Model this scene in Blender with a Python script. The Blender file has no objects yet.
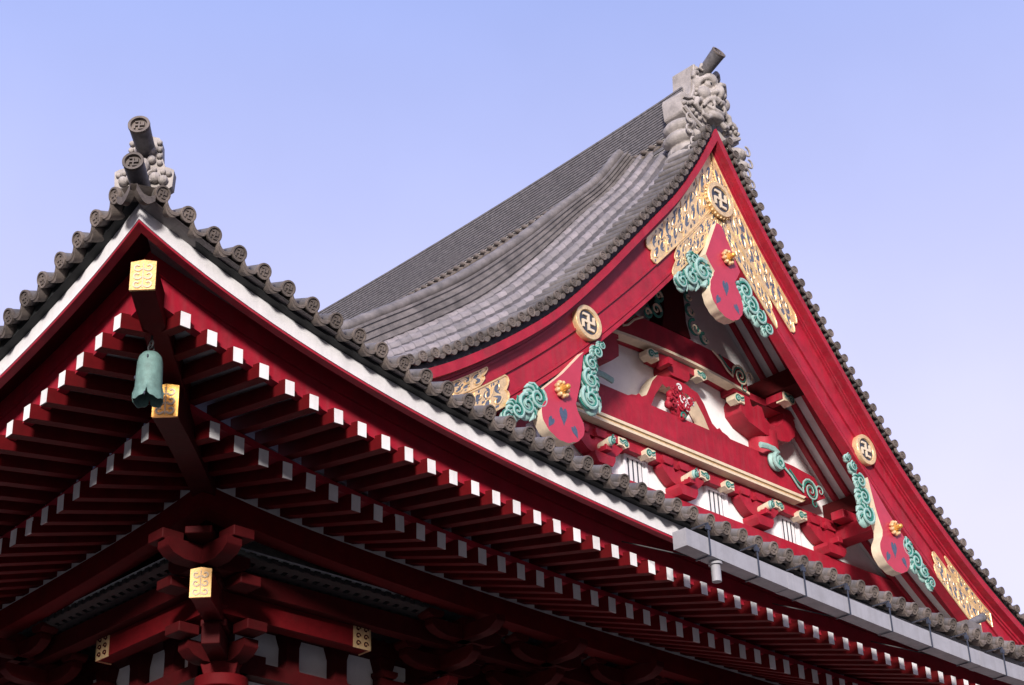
import bpy, math, random
from mathutils import Vector, Matrix
random.seed(7)
R = math.radians
scene = bpy.context.scene
COL = scene.collection

# ------------------------------------------------------------------ camera
cd = bpy.data.cameras.new('camera')
cam = bpy.data.objects.new('camera', cd)
COL.objects.link(cam)
_r = Vector((0.714, -0.699, -0.036)); _u = Vector((-0.306, -0.359, 0.882))
_f = Vector((0.629, 0.618, 0.471)).normalized()
_r = (_r - _f * _r.dot(_f)).normalized(); _u = _r.cross(_f)
CAMLOC = Vector((-11.182, -17.862, 1.65))
cam.matrix_world = Matrix(((_r.x, _u.x, -_f.x, CAMLOC.x), (_r.y, _u.y, -_f.y, CAMLOC.y),
                           (_r.z, _u.z, -_f.z, CAMLOC.z), (0, 0, 0, 1)))
cd.sensor_fit = 'HORIZONTAL'; cd.sensor_width = 36.0; cd.lens = 61.82
cd.clip_start = 0.1; cd.clip_end = 5000
scene.camera = cam

# ------------------------------------------------------------------ sky, sun, exposure
SUN_AZ, SUN_EL = 222.0, 14.0          # where the sun stands, degrees from +X, degrees up
w = bpy.data.worlds.new('World'); scene.world = w; w.use_nodes = True
nt = w.node_tree; nt.nodes.clear()
out = nt.nodes.new('ShaderNodeOutputWorld'); bg = nt.nodes.new('ShaderNodeBackground')
sky = nt.nodes.new('ShaderNodeTexSky'); sky.sky_type = 'NISHITA'; sky.sun_disc = False
sky.sun_elevation = R(SUN_EL); sky.sun_rotation = R(90 - SUN_AZ)
sky.altitude = 0; sky.air_density = 1.0; sky.dust_density = 3.0; sky.ozone_density = 2.0
SKY_MUL, SKY_LOW, SKY_HIGH, SKY_STRENGTH = (0.30, 0.25, 0.28), (2.08, 1.86, 2.42), (0.74, 1.02, 2.2), 0.15
def wmath(op, a, b_):
    n_ = nt.nodes.new('ShaderNodeMix'); n_.data_type = 'RGBA'; n_.blend_type = op; n_.inputs[0].default_value = 1.0
    for k_, v_ in ((6, a), (7, b_)):
        if isinstance(v_, tuple): n_.inputs[k_].default_value = (*v_, 1)
        else: nt.links.new(v_, n_.inputs[k_])
    return n_.outputs[2]
tc = nt.nodes.new('ShaderNodeTexCoord'); sx = nt.nodes.new('ShaderNodeSeparateXYZ'); nt.links.new(tc.outputs['Generated'], sx.inputs[0])
el = nt.nodes.new('ShaderNodeMapRange'); el.inputs[1].default_value = 0.36; el.inputs[2].default_value = 0.70
nt.links.new(sx.outputs['Z'], el.inputs[0])
veil = nt.nodes.new('ShaderNodeMix'); veil.data_type = 'RGBA'; nt.links.new(el.outputs[0], veil.inputs[0])
veil.inputs[6].default_value = (*SKY_LOW, 1); veil.inputs[7].default_value = (*SKY_HIGH, 1)
thin = nt.nodes.new('ShaderNodeTexNoise'); thin.inputs['Scale'].default_value = 3.0; thin.inputs['Detail'].default_value = 5
nt.links.new(tc.outputs['Generated'], thin.inputs['Vector'])
tr = nt.nodes.new('ShaderNodeMapRange'); tr.inputs[3].default_value = 0.93; tr.inputs[4].default_value = 1.07; tr.inputs[1].default_value = 0.3; tr.inputs[2].default_value = 0.7
nt.links.new(thin.outputs['Fac'], tr.inputs[0])
air = wmath('MULTIPLY', wmath('ADD', wmath('MULTIPLY', sky.outputs[0], SKY_MUL), veil.outputs[2]), tr.outputs[0])   # lavender evening veil over the clear sky
# unseen dark sky band, standing in for the town, added to darken the eaves
hz = nt.nodes.new('ShaderNodeMapRange'); hz.interpolation_type = 'SMOOTHSTEP'
hz.inputs[1].default_value = 0.16; hz.inputs[2].default_value = 0.27; hz.inputs[3].default_value = 0.01; hz.inputs[4].default_value = 1.0
nt.links.new(sx.outputs['Z'], hz.inputs[0])
nt.links.new(wmath('MULTIPLY', air, hz.outputs[0]), bg.inputs[0])
bg.inputs[1].default_value = SKY_STRENGTH
nt.links.new(bg.outputs[0], out.inputs[0])
sd = bpy.data.lights.new('sun', 'SUN'); sd.energy = 2.35; sd.angle = R(7); sd.color = (1.0, 0.93, 0.88)
sun = bpy.data.objects.new('sun', sd); COL.objects.link(sun)
_d = Vector((math.cos(R(SUN_EL)) * math.cos(R(SUN_AZ)), math.cos(R(SUN_EL)) * math.sin(R(SUN_AZ)), math.sin(R(SUN_EL))))
sun.rotation_euler = _d.to_track_quat('Z', 'Y').to_euler()
sun.location = (-30, -30, 40)
scene.view_settings.view_transform = 'Standard'; scene.view_settings.look = 'None'
scene.view_settings.exposure = 1.2; scene.view_settings.gamma = 1.0
scene.view_settings.use_curve_mapping = False

# ------------------------------------------------------------------ materials
def mat(name, col, rough=0.55, metal=0.0, var=0.18, scale=5.0, bump=0.0, bscale=40.0, grime=0.0, spec=0.5, rows=None, streak=0.0, each=0.0):
    m = bpy.data.materials.new(name); m.use_nodes = True
    t = m.node_tree; b = t.nodes['Principled BSDF']
    b.inputs['Roughness'].default_value = rough; b.inputs['Metallic'].default_value = metal
    b.inputs['Specular IOR Level'].default_value = spec
    geo = t.nodes.new('ShaderNodeNewGeometry')
    n = t.nodes.new('ShaderNodeTexNoise'); n.inputs['Scale'].default_value = scale
    n.inputs['Detail'].default_value = 6; n.inputs['Roughness'].default_value = 0.65
    t.links.new(geo.outputs['Position'], n.inputs['Vector'])
    mr = t.nodes.new('ShaderNodeMapRange'); mr.inputs[1].default_value = 0.3; mr.inputs[2].default_value = 0.7
    mr.inputs[3].default_value = 1 - var; mr.inputs[4].default_value = 1 + var
    t.links.new(n.outputs['Fac'], mr.inputs[0])
    mx = t.nodes.new('ShaderNodeMix'); mx.data_type = 'RGBA'; mx.blend_type = 'MULTIPLY'
    mx.inputs[0].default_value = 1.0; mx.inputs[6].default_value = (*col, 1)
    t.links.new(mr.outputs[0], mx.inputs[7])
    last = mx.outputs[2]
    if grime:
        n2 = t.nodes.new('ShaderNodeTexNoise'); n2.inputs['Scale'].default_value = 1.3; n2.inputs['Detail'].default_value = 9
        n2.inputs['Roughness'].default_value = 0.75
        t.links.new(geo.outputs['Position'], n2.inputs['Vector'])
        r2 = t.nodes.new('ShaderNodeMapRange'); r2.inputs[1].default_value = 0.5; r2.inputs[2].default_value = 0.72
        r2.inputs[3].default_value = 0.0; r2.inputs[4].default_value = grime
        t.links.new(n2.outputs['Fac'], r2.inputs[0])
        m2 = t.nodes.new('ShaderNodeMix'); m2.data_type = 'RGBA'
        m2.inputs[7].default_value = (col[0] * 0.45 + 0.01, col[1] * 0.45 + 0.01, col[2] * 0.42 + 0.008, 1)
        t.links.new(r2.outputs[0], m2.inputs[0]); t.links.new(last, m2.inputs[6]); last = m2.outputs[2]
    if streak:                                 # rain and dust streaks that run down the wood
        mp = t.nodes.new('ShaderNodeMapping'); mp.inputs['Scale'].default_value = (9, 9, 0.7)
        t.links.new(geo.outputs['Position'], mp.inputs['Vector'])
        n3 = t.nodes.new('ShaderNodeTexNoise'); n3.inputs['Scale'].default_value = 1.0; n3.inputs['Detail'].default_value = 6
        t.links.new(mp.outputs[0], n3.inputs['Vector'])
        r3 = t.nodes.new('ShaderNodeMapRange'); r3.inputs[1].default_value = 0.45; r3.inputs[2].default_value = 0.75
        r3.inputs[3].default_value = 0.0; r3.inputs[4].default_value = streak
        t.links.new(n3.outputs['Fac'], r3.inputs[0])
        m4 = t.nodes.new('ShaderNodeMix'); m4.data_type = 'RGBA'
        m4.inputs[7].default_value = (col[0]*.6 + .05, col[1]*.6 + .045, col[2]*.6 + .045, 1)
        t.links.new(r3.outputs[0], m4.inputs[0]); t.links.new(last, m4.inputs[6]); last = m4.outputs[2]
        r4 = t.nodes.new('ShaderNodeMapRange'); r4.inputs[3].default_value = rough - .08; r4.inputs[4].default_value = rough + .3
        t.links.new(n3.outputs['Fac'], r4.inputs[0]); t.links.new(r4.outputs[0], b.inputs['Roughness'])
    if rows:                                   # tiles of a roof slope: joints and a shade per tile, from the UV map
        uv = t.nodes.new('ShaderNodeUVMap')
        br = t.nodes.new('ShaderNodeTexBrick'); br.offset = 0.0; br.inputs['Scale'].default_value = 1.0
        br.inputs['Brick Width'].default_value = rows[0]; br.inputs['Row Height'].default_value = rows[1]
        br.inputs['Mortar Size'].default_value = 0.012; br.inputs['Bias'].default_value = 0.0
        br.inputs['Color1'].default_value = (0.80, 0.80, 0.80, 1); br.inputs['Color2'].default_value = (1.15, 1.12, 1.15, 1)
        br.inputs['Mortar'].default_value = (0.7, 0.7, 0.7, 1)
        t.links.new(uv.outputs[0], br.inputs['Vector'])
        m3 = t.nodes.new('ShaderNodeMix'); m3.data_type = 'RGBA'; m3.blend_type = 'MULTIPLY'; m3.inputs[0].default_value = 1.0
        t.links.new(last, m3.inputs[6]); t.links.new(br.outputs['Color'], m3.inputs[7]); last = m3.outputs[2]
    if each:                                   # every tile or cap has weathered to a shade of its own
        oi = t.nodes.new('ShaderNodeObjectInfo'); r5 = t.nodes.new('ShaderNodeMapRange')
        r5.inputs[3].default_value = 1 - each; r5.inputs[4].default_value = 1 + each
        t.links.new(oi.outputs['Random'], r5.inputs[0])
        m5 = t.nodes.new('ShaderNodeMix'); m5.data_type = 'RGBA'; m5.blend_type = 'MULTIPLY'; m5.inputs[0].default_value = 1.0
        t.links.new(last, m5.inputs[6]); t.links.new(r5.outputs[0], m5.inputs[7]); last = m5.outputs[2]
    t.links.new(last, b.inputs['Base Color'])
    if bump:
        nb = t.nodes.new('ShaderNodeTexNoise'); nb.inputs['Scale'].default_value = bscale; nb.inputs['Detail'].default_value = 4
        t.links.new(geo.outputs['Position'], nb.inputs['Vector'])
        bp = t.nodes.new('ShaderNodeBump'); bp.inputs['Strength'].default_value = bump; bp.inputs['Distance'].default_value = 0.02
        t.links.new(nb.outputs['Fac'], bp.inputs['Height']); t.links.new(bp.outputs[0], b.inputs['Normal'])
    return m

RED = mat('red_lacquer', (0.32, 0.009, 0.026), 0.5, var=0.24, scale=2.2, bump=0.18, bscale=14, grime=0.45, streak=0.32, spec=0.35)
SHADERED = mat('shade_darkened_lacquer', (0.05, 0.003, 0.004), 0.7, spec=0.12, var=0.2, scale=3, bump=0.15, bscale=14, grime=0.4)  # the red lacquer again, with the shade under eaves and gable painted in
RAFTER = mat('shade_darkened_rafter_red', (0.095, 0.003, 0.005), 0.7, spec=0.12, var=0.2, scale=3, bump=0.15, bscale=14, grime=0.4)  # same red on the rafters, darkened to carry the eaves' shade in its colour
WHITE = mat('white_paint', (0.74, 0.73, 0.74), 0.6, var=0.07, scale=3, bump=0.08, grime=0.35, streak=0.35, each=0.09)
PLASTER = mat('white_plaster', (0.82, 0.80, 0.79), 0.85, var=0.06, scale=2.5, bump=0.15, bscale=30, grime=0.18)
SOFFIT = mat('pale_soffit_board', (0.62, 0.61, 0.61), 0.8, var=0.1, scale=3, grime=0.3)
TILE = mat('grey_clay_tile', (0.125, 0.112, 0.105), 0.6, var=0.35, scale=5, bump=0.25, bscale=30, grime=0.5, each=0.25)
TILEFACE = mat('brown_grey_tile_face', (0.12, 0.098, 0.085), 0.7, var=0.35, scale=9, bump=0.3, bscale=45, grime=0.5, each=0.28)
ROOF = mat('weathered_roof_tile', (0.215, 0.195, 0.19), 0.55, var=0.25, scale=4, bump=0.2, bscale=30, grime=0.45, rows=(0.36, 0.4274))
RIDGE = mat('dark_ridge_tile', (0.13, 0.122, 0.125), 0.6, var=0.4, scale=7, bump=0.3, bscale=30, grime=0.5)
NOSHI = mat('pale_ridge_tile', (0.15, 0.135, 0.13), 0.6, var=0.45, scale=3, bump=0.2, bscale=30, grime=0.5)
STONE = mat('pale_carved_clay', (0.33, 0.30, 0.28), 0.75, var=0.3, scale=4, bump=0.3, bscale=35, grime=0.45)
DARK = mat('dark_board', (0.010, 0.012, 0.013), 0.7, var=0.3, scale=4)
GOLD = mat('gilt', (0.80, 0.57, 0.30), 0.36, metal=0.5, var=0.22, scale=7, bump=0.5, bscale=26, grime=0.25)
GOLDDARK = mat('dimmed_gilt', (0.52, 0.31, 0.10), 0.45, metal=0.3, var=0.2, scale=9, bump=0.2)  # gilt copy darkened to offset the full sun on the end caps
GOLDDEEP = mat('deep_gilt', (0.70, 0.36, 0.08), 0.35, metal=0.5, var=0.2, scale=8, bump=0.1)
LACQ = mat('blue_black_lacquer', (0.085, 0.105, 0.15), 0.5, var=0.3, scale=9)
BLACKL = mat('black_lacquer', (0.03, 0.035, 0.05), 0.45, var=0.2, scale=9)
TEAL = mat('verdigris_green', (0.02, 0.17, 0.13), 0.55, var=0.3, scale=9, bump=0.2)
MINT = mat('pale_mint_paint', (0.27, 0.43, 0.39), 0.6, var=0.2, scale=7, bump=0.15, grime=0.3)
CREAM = mat('cream_paint', (0.66, 0.55, 0.40), 0.6, var=0.12, scale=6, grime=0.25)
BRONZE = mat('pale_verdigris_bronze', (0.12, 0.215, 0.19), 0.65, metal=0.1, var=0.3, scale=9, bump=0.25, grime=0.5)
IRON = mat('dark_iron', (0.03, 0.03, 0.032), 0.6, metal=0.4)
STRAP = mat('blue_grey_steel', (0.05, 0.06, 0.085), 0.5, metal=0.4)
ZINC = mat('grey_painted_gutter', (0.30, 0.30, 0.325), 0.5, var=0.12, scale=2.5, bump=0.1, grime=0.4, streak=0.5)
PAVE = mat('stone_paving', (0.03, 0.03, 0.03), 0.85, var=0.2, scale=0.6, bump=0.2)

# ------------------------------------------------------------------ mesh helpers
class MB:
    def __init__(self): self.v = []; self.f = []; self.m = []
    def add(self, vs, fs, mi=0):
        o = len(self.v); self.v += [tuple(p) for p in vs]
        for f in fs: self.f.append([o + i for i in f]); self.m.append(mi)
    def box(self, lo, hi, mi=0, fn=None):
        x0, y0, z0 = lo; x1, y1, z1 = hi
        vs = [(x0,y0,z0),(x1,y0,z0),(x1,y1,z0),(x0,y1,z0),(x0,y0,z1),(x1,y0,z1),(x1,y1,z1),(x0,y1,z1)]
        if fn: vs = [fn(*p) for p in vs]
        self.add(vs, [(0,3,2,1),(4,5,6,7),(0,1,5,4),(1,2,6,5),(2,3,7,6),(3,0,4,7)], mi)
    def hexa(self, vs, mi=0):
        self.add(vs, [(0,3,2,1),(4,5,6,7),(0,1,5,4),(1,2,6,5),(2,3,7,6),(3,0,4,7)], mi)
    def prism(self, poly, fn, d0, d1, mi=0, side=None):
        """poly in 2-D, fn(a, b, d) -> xyz; d0 the front depth, d1 the back"""
        n = len(poly); side = mi if side is None else side
        vs = [fn(a, b, d0) for a, b in poly] + [fn(a, b, d1) for a, b in poly]
        o = len(self.v); self.v += [tuple(p) for p in vs]
        self.f.append([o + i for i in range(n)]); self.m.append(mi)
        self.f.append([o + n + i for i in reversed(range(n))]); self.m.append(mi)
        # side walls get own vertices so that edges stay crisp
        o2 = len(self.v); self.v += [tuple(p) for p in vs]
        for i in range(n):
            j = (i + 1) % n
            self.f.append([o2 + i, o2 + n + i, o2 + n + j, o2 + j]); self.m.append(side)
    def tube(self, path, rad, n=8, mi=0, caps=True, flat=1.0, up=None):
        P = [Vector(p) for p in path]; k = len(P)
        rad = rad if isinstance(rad, (list, tuple)) else [rad] * k
        T = [(P[min(i + 1, k - 1)] - P[max(i - 1, 0)]).normalized() for i in range(k)]
        a = Vector(up) if up else (Vector((0, 0, 1)) if abs(T[0].z) < 0.9 else Vector((1, 0, 0)))
        nrm = (a - T[0] * a.dot(T[0])).normalized()
        o = len(self.v)
        for i in range(k):
            nrm = (nrm - T[i] * nrm.dot(T[i]))
            nrm = nrm.normalized() if nrm.length > 1e-6 else Vector((1, 0, 0))
            b = T[i].cross(nrm)
            for j in range(n):
                t = 2 * math.pi * j / n
                self.v.append(tuple(P[i] + (nrm * math.cos(t) * flat + b * math.sin(t)) * rad[i]))
        for i in range(k - 1):
            for j in range(n):
                q = (j + 1) % n
                self.f.append([o + i*n + j, o + i*n + q, o + (i+1)*n + q, o + (i+1)*n + j]); self.m.append(mi)
        if caps:
            self.f.append([o + j for j in reversed(range(n))]); self.m.append(mi)
            self.f.append([o + (k-1)*n + j for j in range(n)]); self.m.append(mi)
    def ell(self, c, r, mi=0, nu=12, nv=8, rot=None):
        o = len(self.v); c = Vector(c)
        for i in range(nv + 1):
            ph = math.pi * i / nv
            for j in range(nu):
                th = 2 * math.pi * j / nu
                p = Vector((r[0]*math.sin(ph)*math.cos(th), r[1]*math.sin(ph)*math.sin(th), r[2]*math.cos(ph)))
                if rot: p = rot @ p
                self.v.append(tuple(c + p))
        for i in range(nv):
            for j in range(nu):
                q = (j + 1) % nu
                self.f.append([o + i*nu + j, o + (i+1)*nu + j, o + (i+1)*nu + q, o + i*nu + q]); self.m.append(mi)
    def grid(self, rows, mi=0):
        o = len(self.v); nr = len(rows); nc = len(rows[0])
        for r in rows: self.v += [tuple(p) for p in r]
        for i in range(nr - 1):
            for j in range(nc - 1):
                self.f.append([o + i*nc + j, o + i*nc + j + 1, o + (i+1)*nc + j + 1, o + (i+1)*nc + j]); self.m.append(mi)
    def lathe(self, prof, n=24, axis='y', c=(0, 0, 0), mi=0, zf=None):
        """prof: (radius, height along axis)"""
        rows = []
        for r, h in prof:
            row = []
            for j in range(n + 1):
                t = 2 * math.pi * j / n
                a, b = r * math.cos(t), r * math.sin(t)
                row.append((c[0] + a, c[1] + h, c[2] + b) if axis == 'y' else (c[0] + a, c[1] + b, c[2] + h + (zf(t, r, h) if zf else 0)))
            rows.append(row)
        self.grid(rows, mi)
    def mesh(self, name, mats, smooth=35):
        me = bpy.data.meshes.new(name); me.from_pydata(self.v, [], self.f)
        for m in (mats if isinstance(mats, (list, tuple)) else [mats]): me.materials.append(m)
        me.polygons.foreach_set('material_index', self.m)
        if smooth:
            me.polygons.foreach_set('use_smooth', [True] * len(me.polygons))
            me.set_sharp_from_angle(angle=R(smooth))
        me.update(); return me

def obj(name, me, parent=None, loc=(0, 0, 0), rot=(0, 0, 0), scl=(1, 1, 1), label=None, kind=None, bevel=0):
    o = bpy.data.objects.new(name, me); COL.objects.link(o)
    o.location = loc; o.rotation_euler = rot; o.scale = scl
    if parent: o.parent = parent
    if label: o['label'] = label
    if kind: o['kind'] = kind
    if bevel:
        b = o.modifiers.new('bevel', 'BEVEL'); b.width = bevel; b.segments = 2; b.limit_method = 'ANGLE'
    return o
def thing(name, label, cat, loc=(0, 0, 0), group=None):
    o = bpy.data.objects.new(name, None); COL.objects.link(o); o.location = loc
    o['label'] = label; o['category'] = cat
    if group: o['group'] = group
    return o
def child(name, mb, mats, parent, loc=None, **k):
    """a part whose mesh is written in world coordinates, under a thing whose own location is not the origin"""
    off = parent_world(parent)
    return obj(name, mb.mesh(name, mats, k.pop('smooth', 35)), parent, loc=tuple(-c for c in off), **k)
def parent_world(p):
    v = Vector((0, 0, 0))
    while p: v += Vector(p.location); p = p.parent
    return v
def subpart(name, mb, mats, parent, **k):
    return child(name, mb, mats, parent, **k)

def lerp(x, xs, ys):
    if x <= xs[0]: return ys[0] + (x - xs[0]) * (ys[1] - ys[0]) / (xs[1] - xs[0])
    for i in range(len(xs) - 1):
        if x <= xs[i + 1]: return ys[i] + (ys[i + 1] - ys[i]) * (x - xs[i]) / (xs[i + 1] - xs[i])
    return ys[-1]
class Smooth:
    """monotone cubic through points"""
    def __init__(self, xs, ys):
        self.x, self.y = xs, ys; n = len(xs)
        d = [(ys[i+1]-ys[i])/(xs[i+1]-xs[i]) for i in range(n-1)]
        m = [d[0]] + [(d[i-1]+d[i])/2 if d[i-1]*d[i] > 0 else 0 for i in range(1, n-1)] + [d[-1]]
        self.m = m
    def __call__(self, x):
        xs, ys, m = self.x, self.y, self.m
        if x <= xs[0]: return ys[0] + (x-xs[0])*m[0]
        if x >= xs[-1]: return ys[-1] + (x-xs[-1])*m[-1]
        i = 0
        while x > xs[i+1]: i += 1
        h = xs[i+1]-xs[i]; t = (x-xs[i])/h
        return (ys[i]*(1+2*t)*(1-t)**2 + h*m[i]*t*(1-t)**2 + ys[i+1]*t*t*(3-2*t) + h*m[i+1]*t*t*(t-1))

# ------------------------------------------------------------------ the building's lines (metres; X along the gable front, Y inwards, Z up)
S = 0.45; OFF = 4.408342
XG = 19.54                                     # the gable's axis
def poly(c, s):
    t = s / S / 20.0
    return (c[0] + c[1]*t + c[2]*t*t + c[3]*t**3 + c[4]*t**4 + OFF) * S
def mir(x): return x if x <= XG else 2*XG - x
def z1(x): return poly((25.394, -5.881, 4.684, -2.039, 0.366), mir(x) - 0.656)     # middle of the flying rafters' ends
def z2(x): return poly((24.146, -4.419, 4.801, -2.757, 0.607), mir(x) - 2.362)     # middle of the base rafters' ends
def zt(x): return poly((28.065, -7.288, 5.318, -1.99, 0.295), mir(x) + 0.361)      # middle of the eave tiles' ends
zp = Smooth([3.4, 4.95, 8.4, 11, 13.5, 20], [12.93, 12.74, 12.54, 12.46, 12.42, 12.40])  # top of the purlin
T2 = 1.644; TP = 3.4; TW = 5.3; PITCH = 0.45; TP0 = 0.4274
def zroof(s, t):
    tau = max(t, -0.83) + 0.83
    flat = 12.55
    return flat + (zt(s) - flat) * math.exp(-tau / 4.5) + 0.36*tau + 0.02*tau*tau - 0.06
LIP = Smooth([0, 0.25, 0.88, 1.71, 2.86, 4.0, 4.76, 6.4, 8.0, 9.4, 10.3, 11.5, 13.0],
             [27.8, 27.38, 26.38, 25.22, 23.9, 22.62, 21.78, 20.12, 18.83, 17.86, 17.33, 16.7, 16.0])
BOT = Smooth([0, 0.93, 2.0, 3.23, 4.72, 5.37, 6.57, 7.66, 8.3, 9.0, 10.0],
             [24.9, 23.8, 22.68, 21.44, 20.02, 19.43, 18.41, 17.55, 17.08, 16.59, 15.94])
P2 = Smooth([0, 0.5, 1.0, 1.7, 2.86, 4.76, 6.4, 8.0, 9.4, 10.5, 13, 16, 18.5, 20.37],
            [28.3, 27.75, 27.1, 26.2, 24.95, 22.85, 21.25, 20.0, 19.0, 18.2, 16.3, 14.55, 13.33, 12.55])
def smooth01(x): x = max(0, min(1, x)); return x*x*(3-2*x)
def zmain(u, y):
    """upper surface of the main roof's tile bed; it bends down to the verge"""
    a = P2(abs(u)); v = LIP(abs(u)) + 0.2
    if abs(u) > 12.3: return a
    return v + (a - v) * smooth01((y - 4.6) / 2.3) - .42 * smooth01((y - 7.4) / 1.2) * smooth01((10.5 - abs(u)) / 4)
FRONT = dict(rot=(0, 0, 0), scl=(1, 1, 1))
LEFT = dict(rot=(0, 0, math.pi / 2), scl=(1, -1, 1))
def side_loc(side, s, t, z): return (s, t, z) if side is FRONT else (t, s, z)

# ------------------------------------------------------------------ ground
g = MB(); g.grid([[(-1500, -1500, 0), (1500, -1500, 0)], [(-1500, 1500, 0), (1500, 1500, 0)]])
go = obj('ground', g.mesh('ground', PAVE, 0)); go['kind'] = 'structure'

TEMPLE = thing('temple_hall', 'red temple hall with curved grey tiled roofs and white tipped rafters', 'temple hall')

# ------------------------------------------------------------------ walls below the eaves
mb = MB()
WX1, WY1 = 2*XG - TW, 34.0
mb.box((TW, TW, 2.2), (WX1, WY1, 13.2))
child('wall', mb, PLASTER, TEMPLE)
mb = MB(); mb.box((2.0, 2.0, 0.004), (2*XG - 2.0, WY1 + 2, 2.2)); child('stone_platform', mb, PAVE, TEMPLE)
COLX = [5.2, 9.4, 13.6, 17.6, 21.5, 25.6, 29.7, 33.8]
def column(x, y):
    b = MB(); b.tube([(0, 0, 2.2), (0, 0, 10.45)], 0.36, 20)
    obj('column', b.mesh('column', RED), TEMPLE, loc=(x, y, 0))
for x in COLX: column(x, 5.2)
for y in COLX[1:4]: column(5.2, y)
for side in (FRONT, LEFT):
    L = 34.0 if side is FRONT else 30.0
    for z0, z1_, t0, nm in ((9.72, 10.28, 5.08, 'tie_beam'), (10.62, 10.86, 5.0, 'tie_beam'), (11.52, 11.86, 5.02, 'tie_beam'), (7.4, 7.9, 5.1, 'tie_beam')):
        b = MB(); b.box((t0, t0, z0), (L, 5.6, z1_))
        obj(nm, b.mesh(nm, SHADERED), TEMPLE, **side)
    n = 16 if side is FRONT else 8
    for i in range(n):                        # short struts that divide the white wall band
        s = 6.55 + i * 1.05
        b = MB(); b.prism([(-.16, 10.84), (.16, 10.84), (.13, 10.95), (.13, 11.3), (.2, 11.5), (.2, 11.54), (-.2, 11.54), (-.2, 11.5), (-.13, 11.3), (-.13, 10.95)],
                          lambda a, c, d: (a, d, c), 5.06, 5.5)
        obj('wall_strut', b.mesh('wall_strut', SHADERED), TEMPLE, loc=side_loc(side, s, 0, 0), **side)
    # sloping lattice between wall and purlin
    t0, t1 = 3.72, 5.28
    b = MB(); zc = lambda t: 12.10 - (t - 3.72) * 0.20
    b.grid([[(max(s_, t), t, zc(t) + .06) for t in (t0, 4.1, 4.5, 4.9, t1)] for s_ in [3.72 + .2*q for q in range(9)] + [L]])
    obj('lattice_backboard', b.mesh('lattice_backboard', SOFFIT, 0), TEMPLE, **side)
    b = MB(); k = 0
    s = 3.95
    while s < L - 1 and k < 160:
        te = min(t1, s)
        b.hexa([(s, t0, zc(t0)-.05), (s+.12, t0, zc(t0)-.05), (s+.12, te, zc(te)-.05), (s, te, zc(te)-.05),
                (s, t0, zc(t0)+.03), (s+.12, t0, zc(t0)+.03), (s+.12, te, zc(te)+.03), (s, te, zc(te)+.03)]); s += .22; k += 1
    for i in range(7):
        t = t0 + .02 + i * .22
        b.hexa([(t, t, zc(t)-.055), (L, t, zc(t)-.055), (L, t+.12, zc(t+.12)-.055), (t+.12, t+.12, zc(t+.12)-.055),
                (t, t, zc(t)+.02), (L, t, zc(t)+.02), (L, t+.12, zc(t+.12)+.02), (t+.12, t+.12, zc(t+.12)+.02)])
    obj('lattice_grille', b.mesh('lattice_grille', DARK, 0), TEMPLE, **side)

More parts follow.
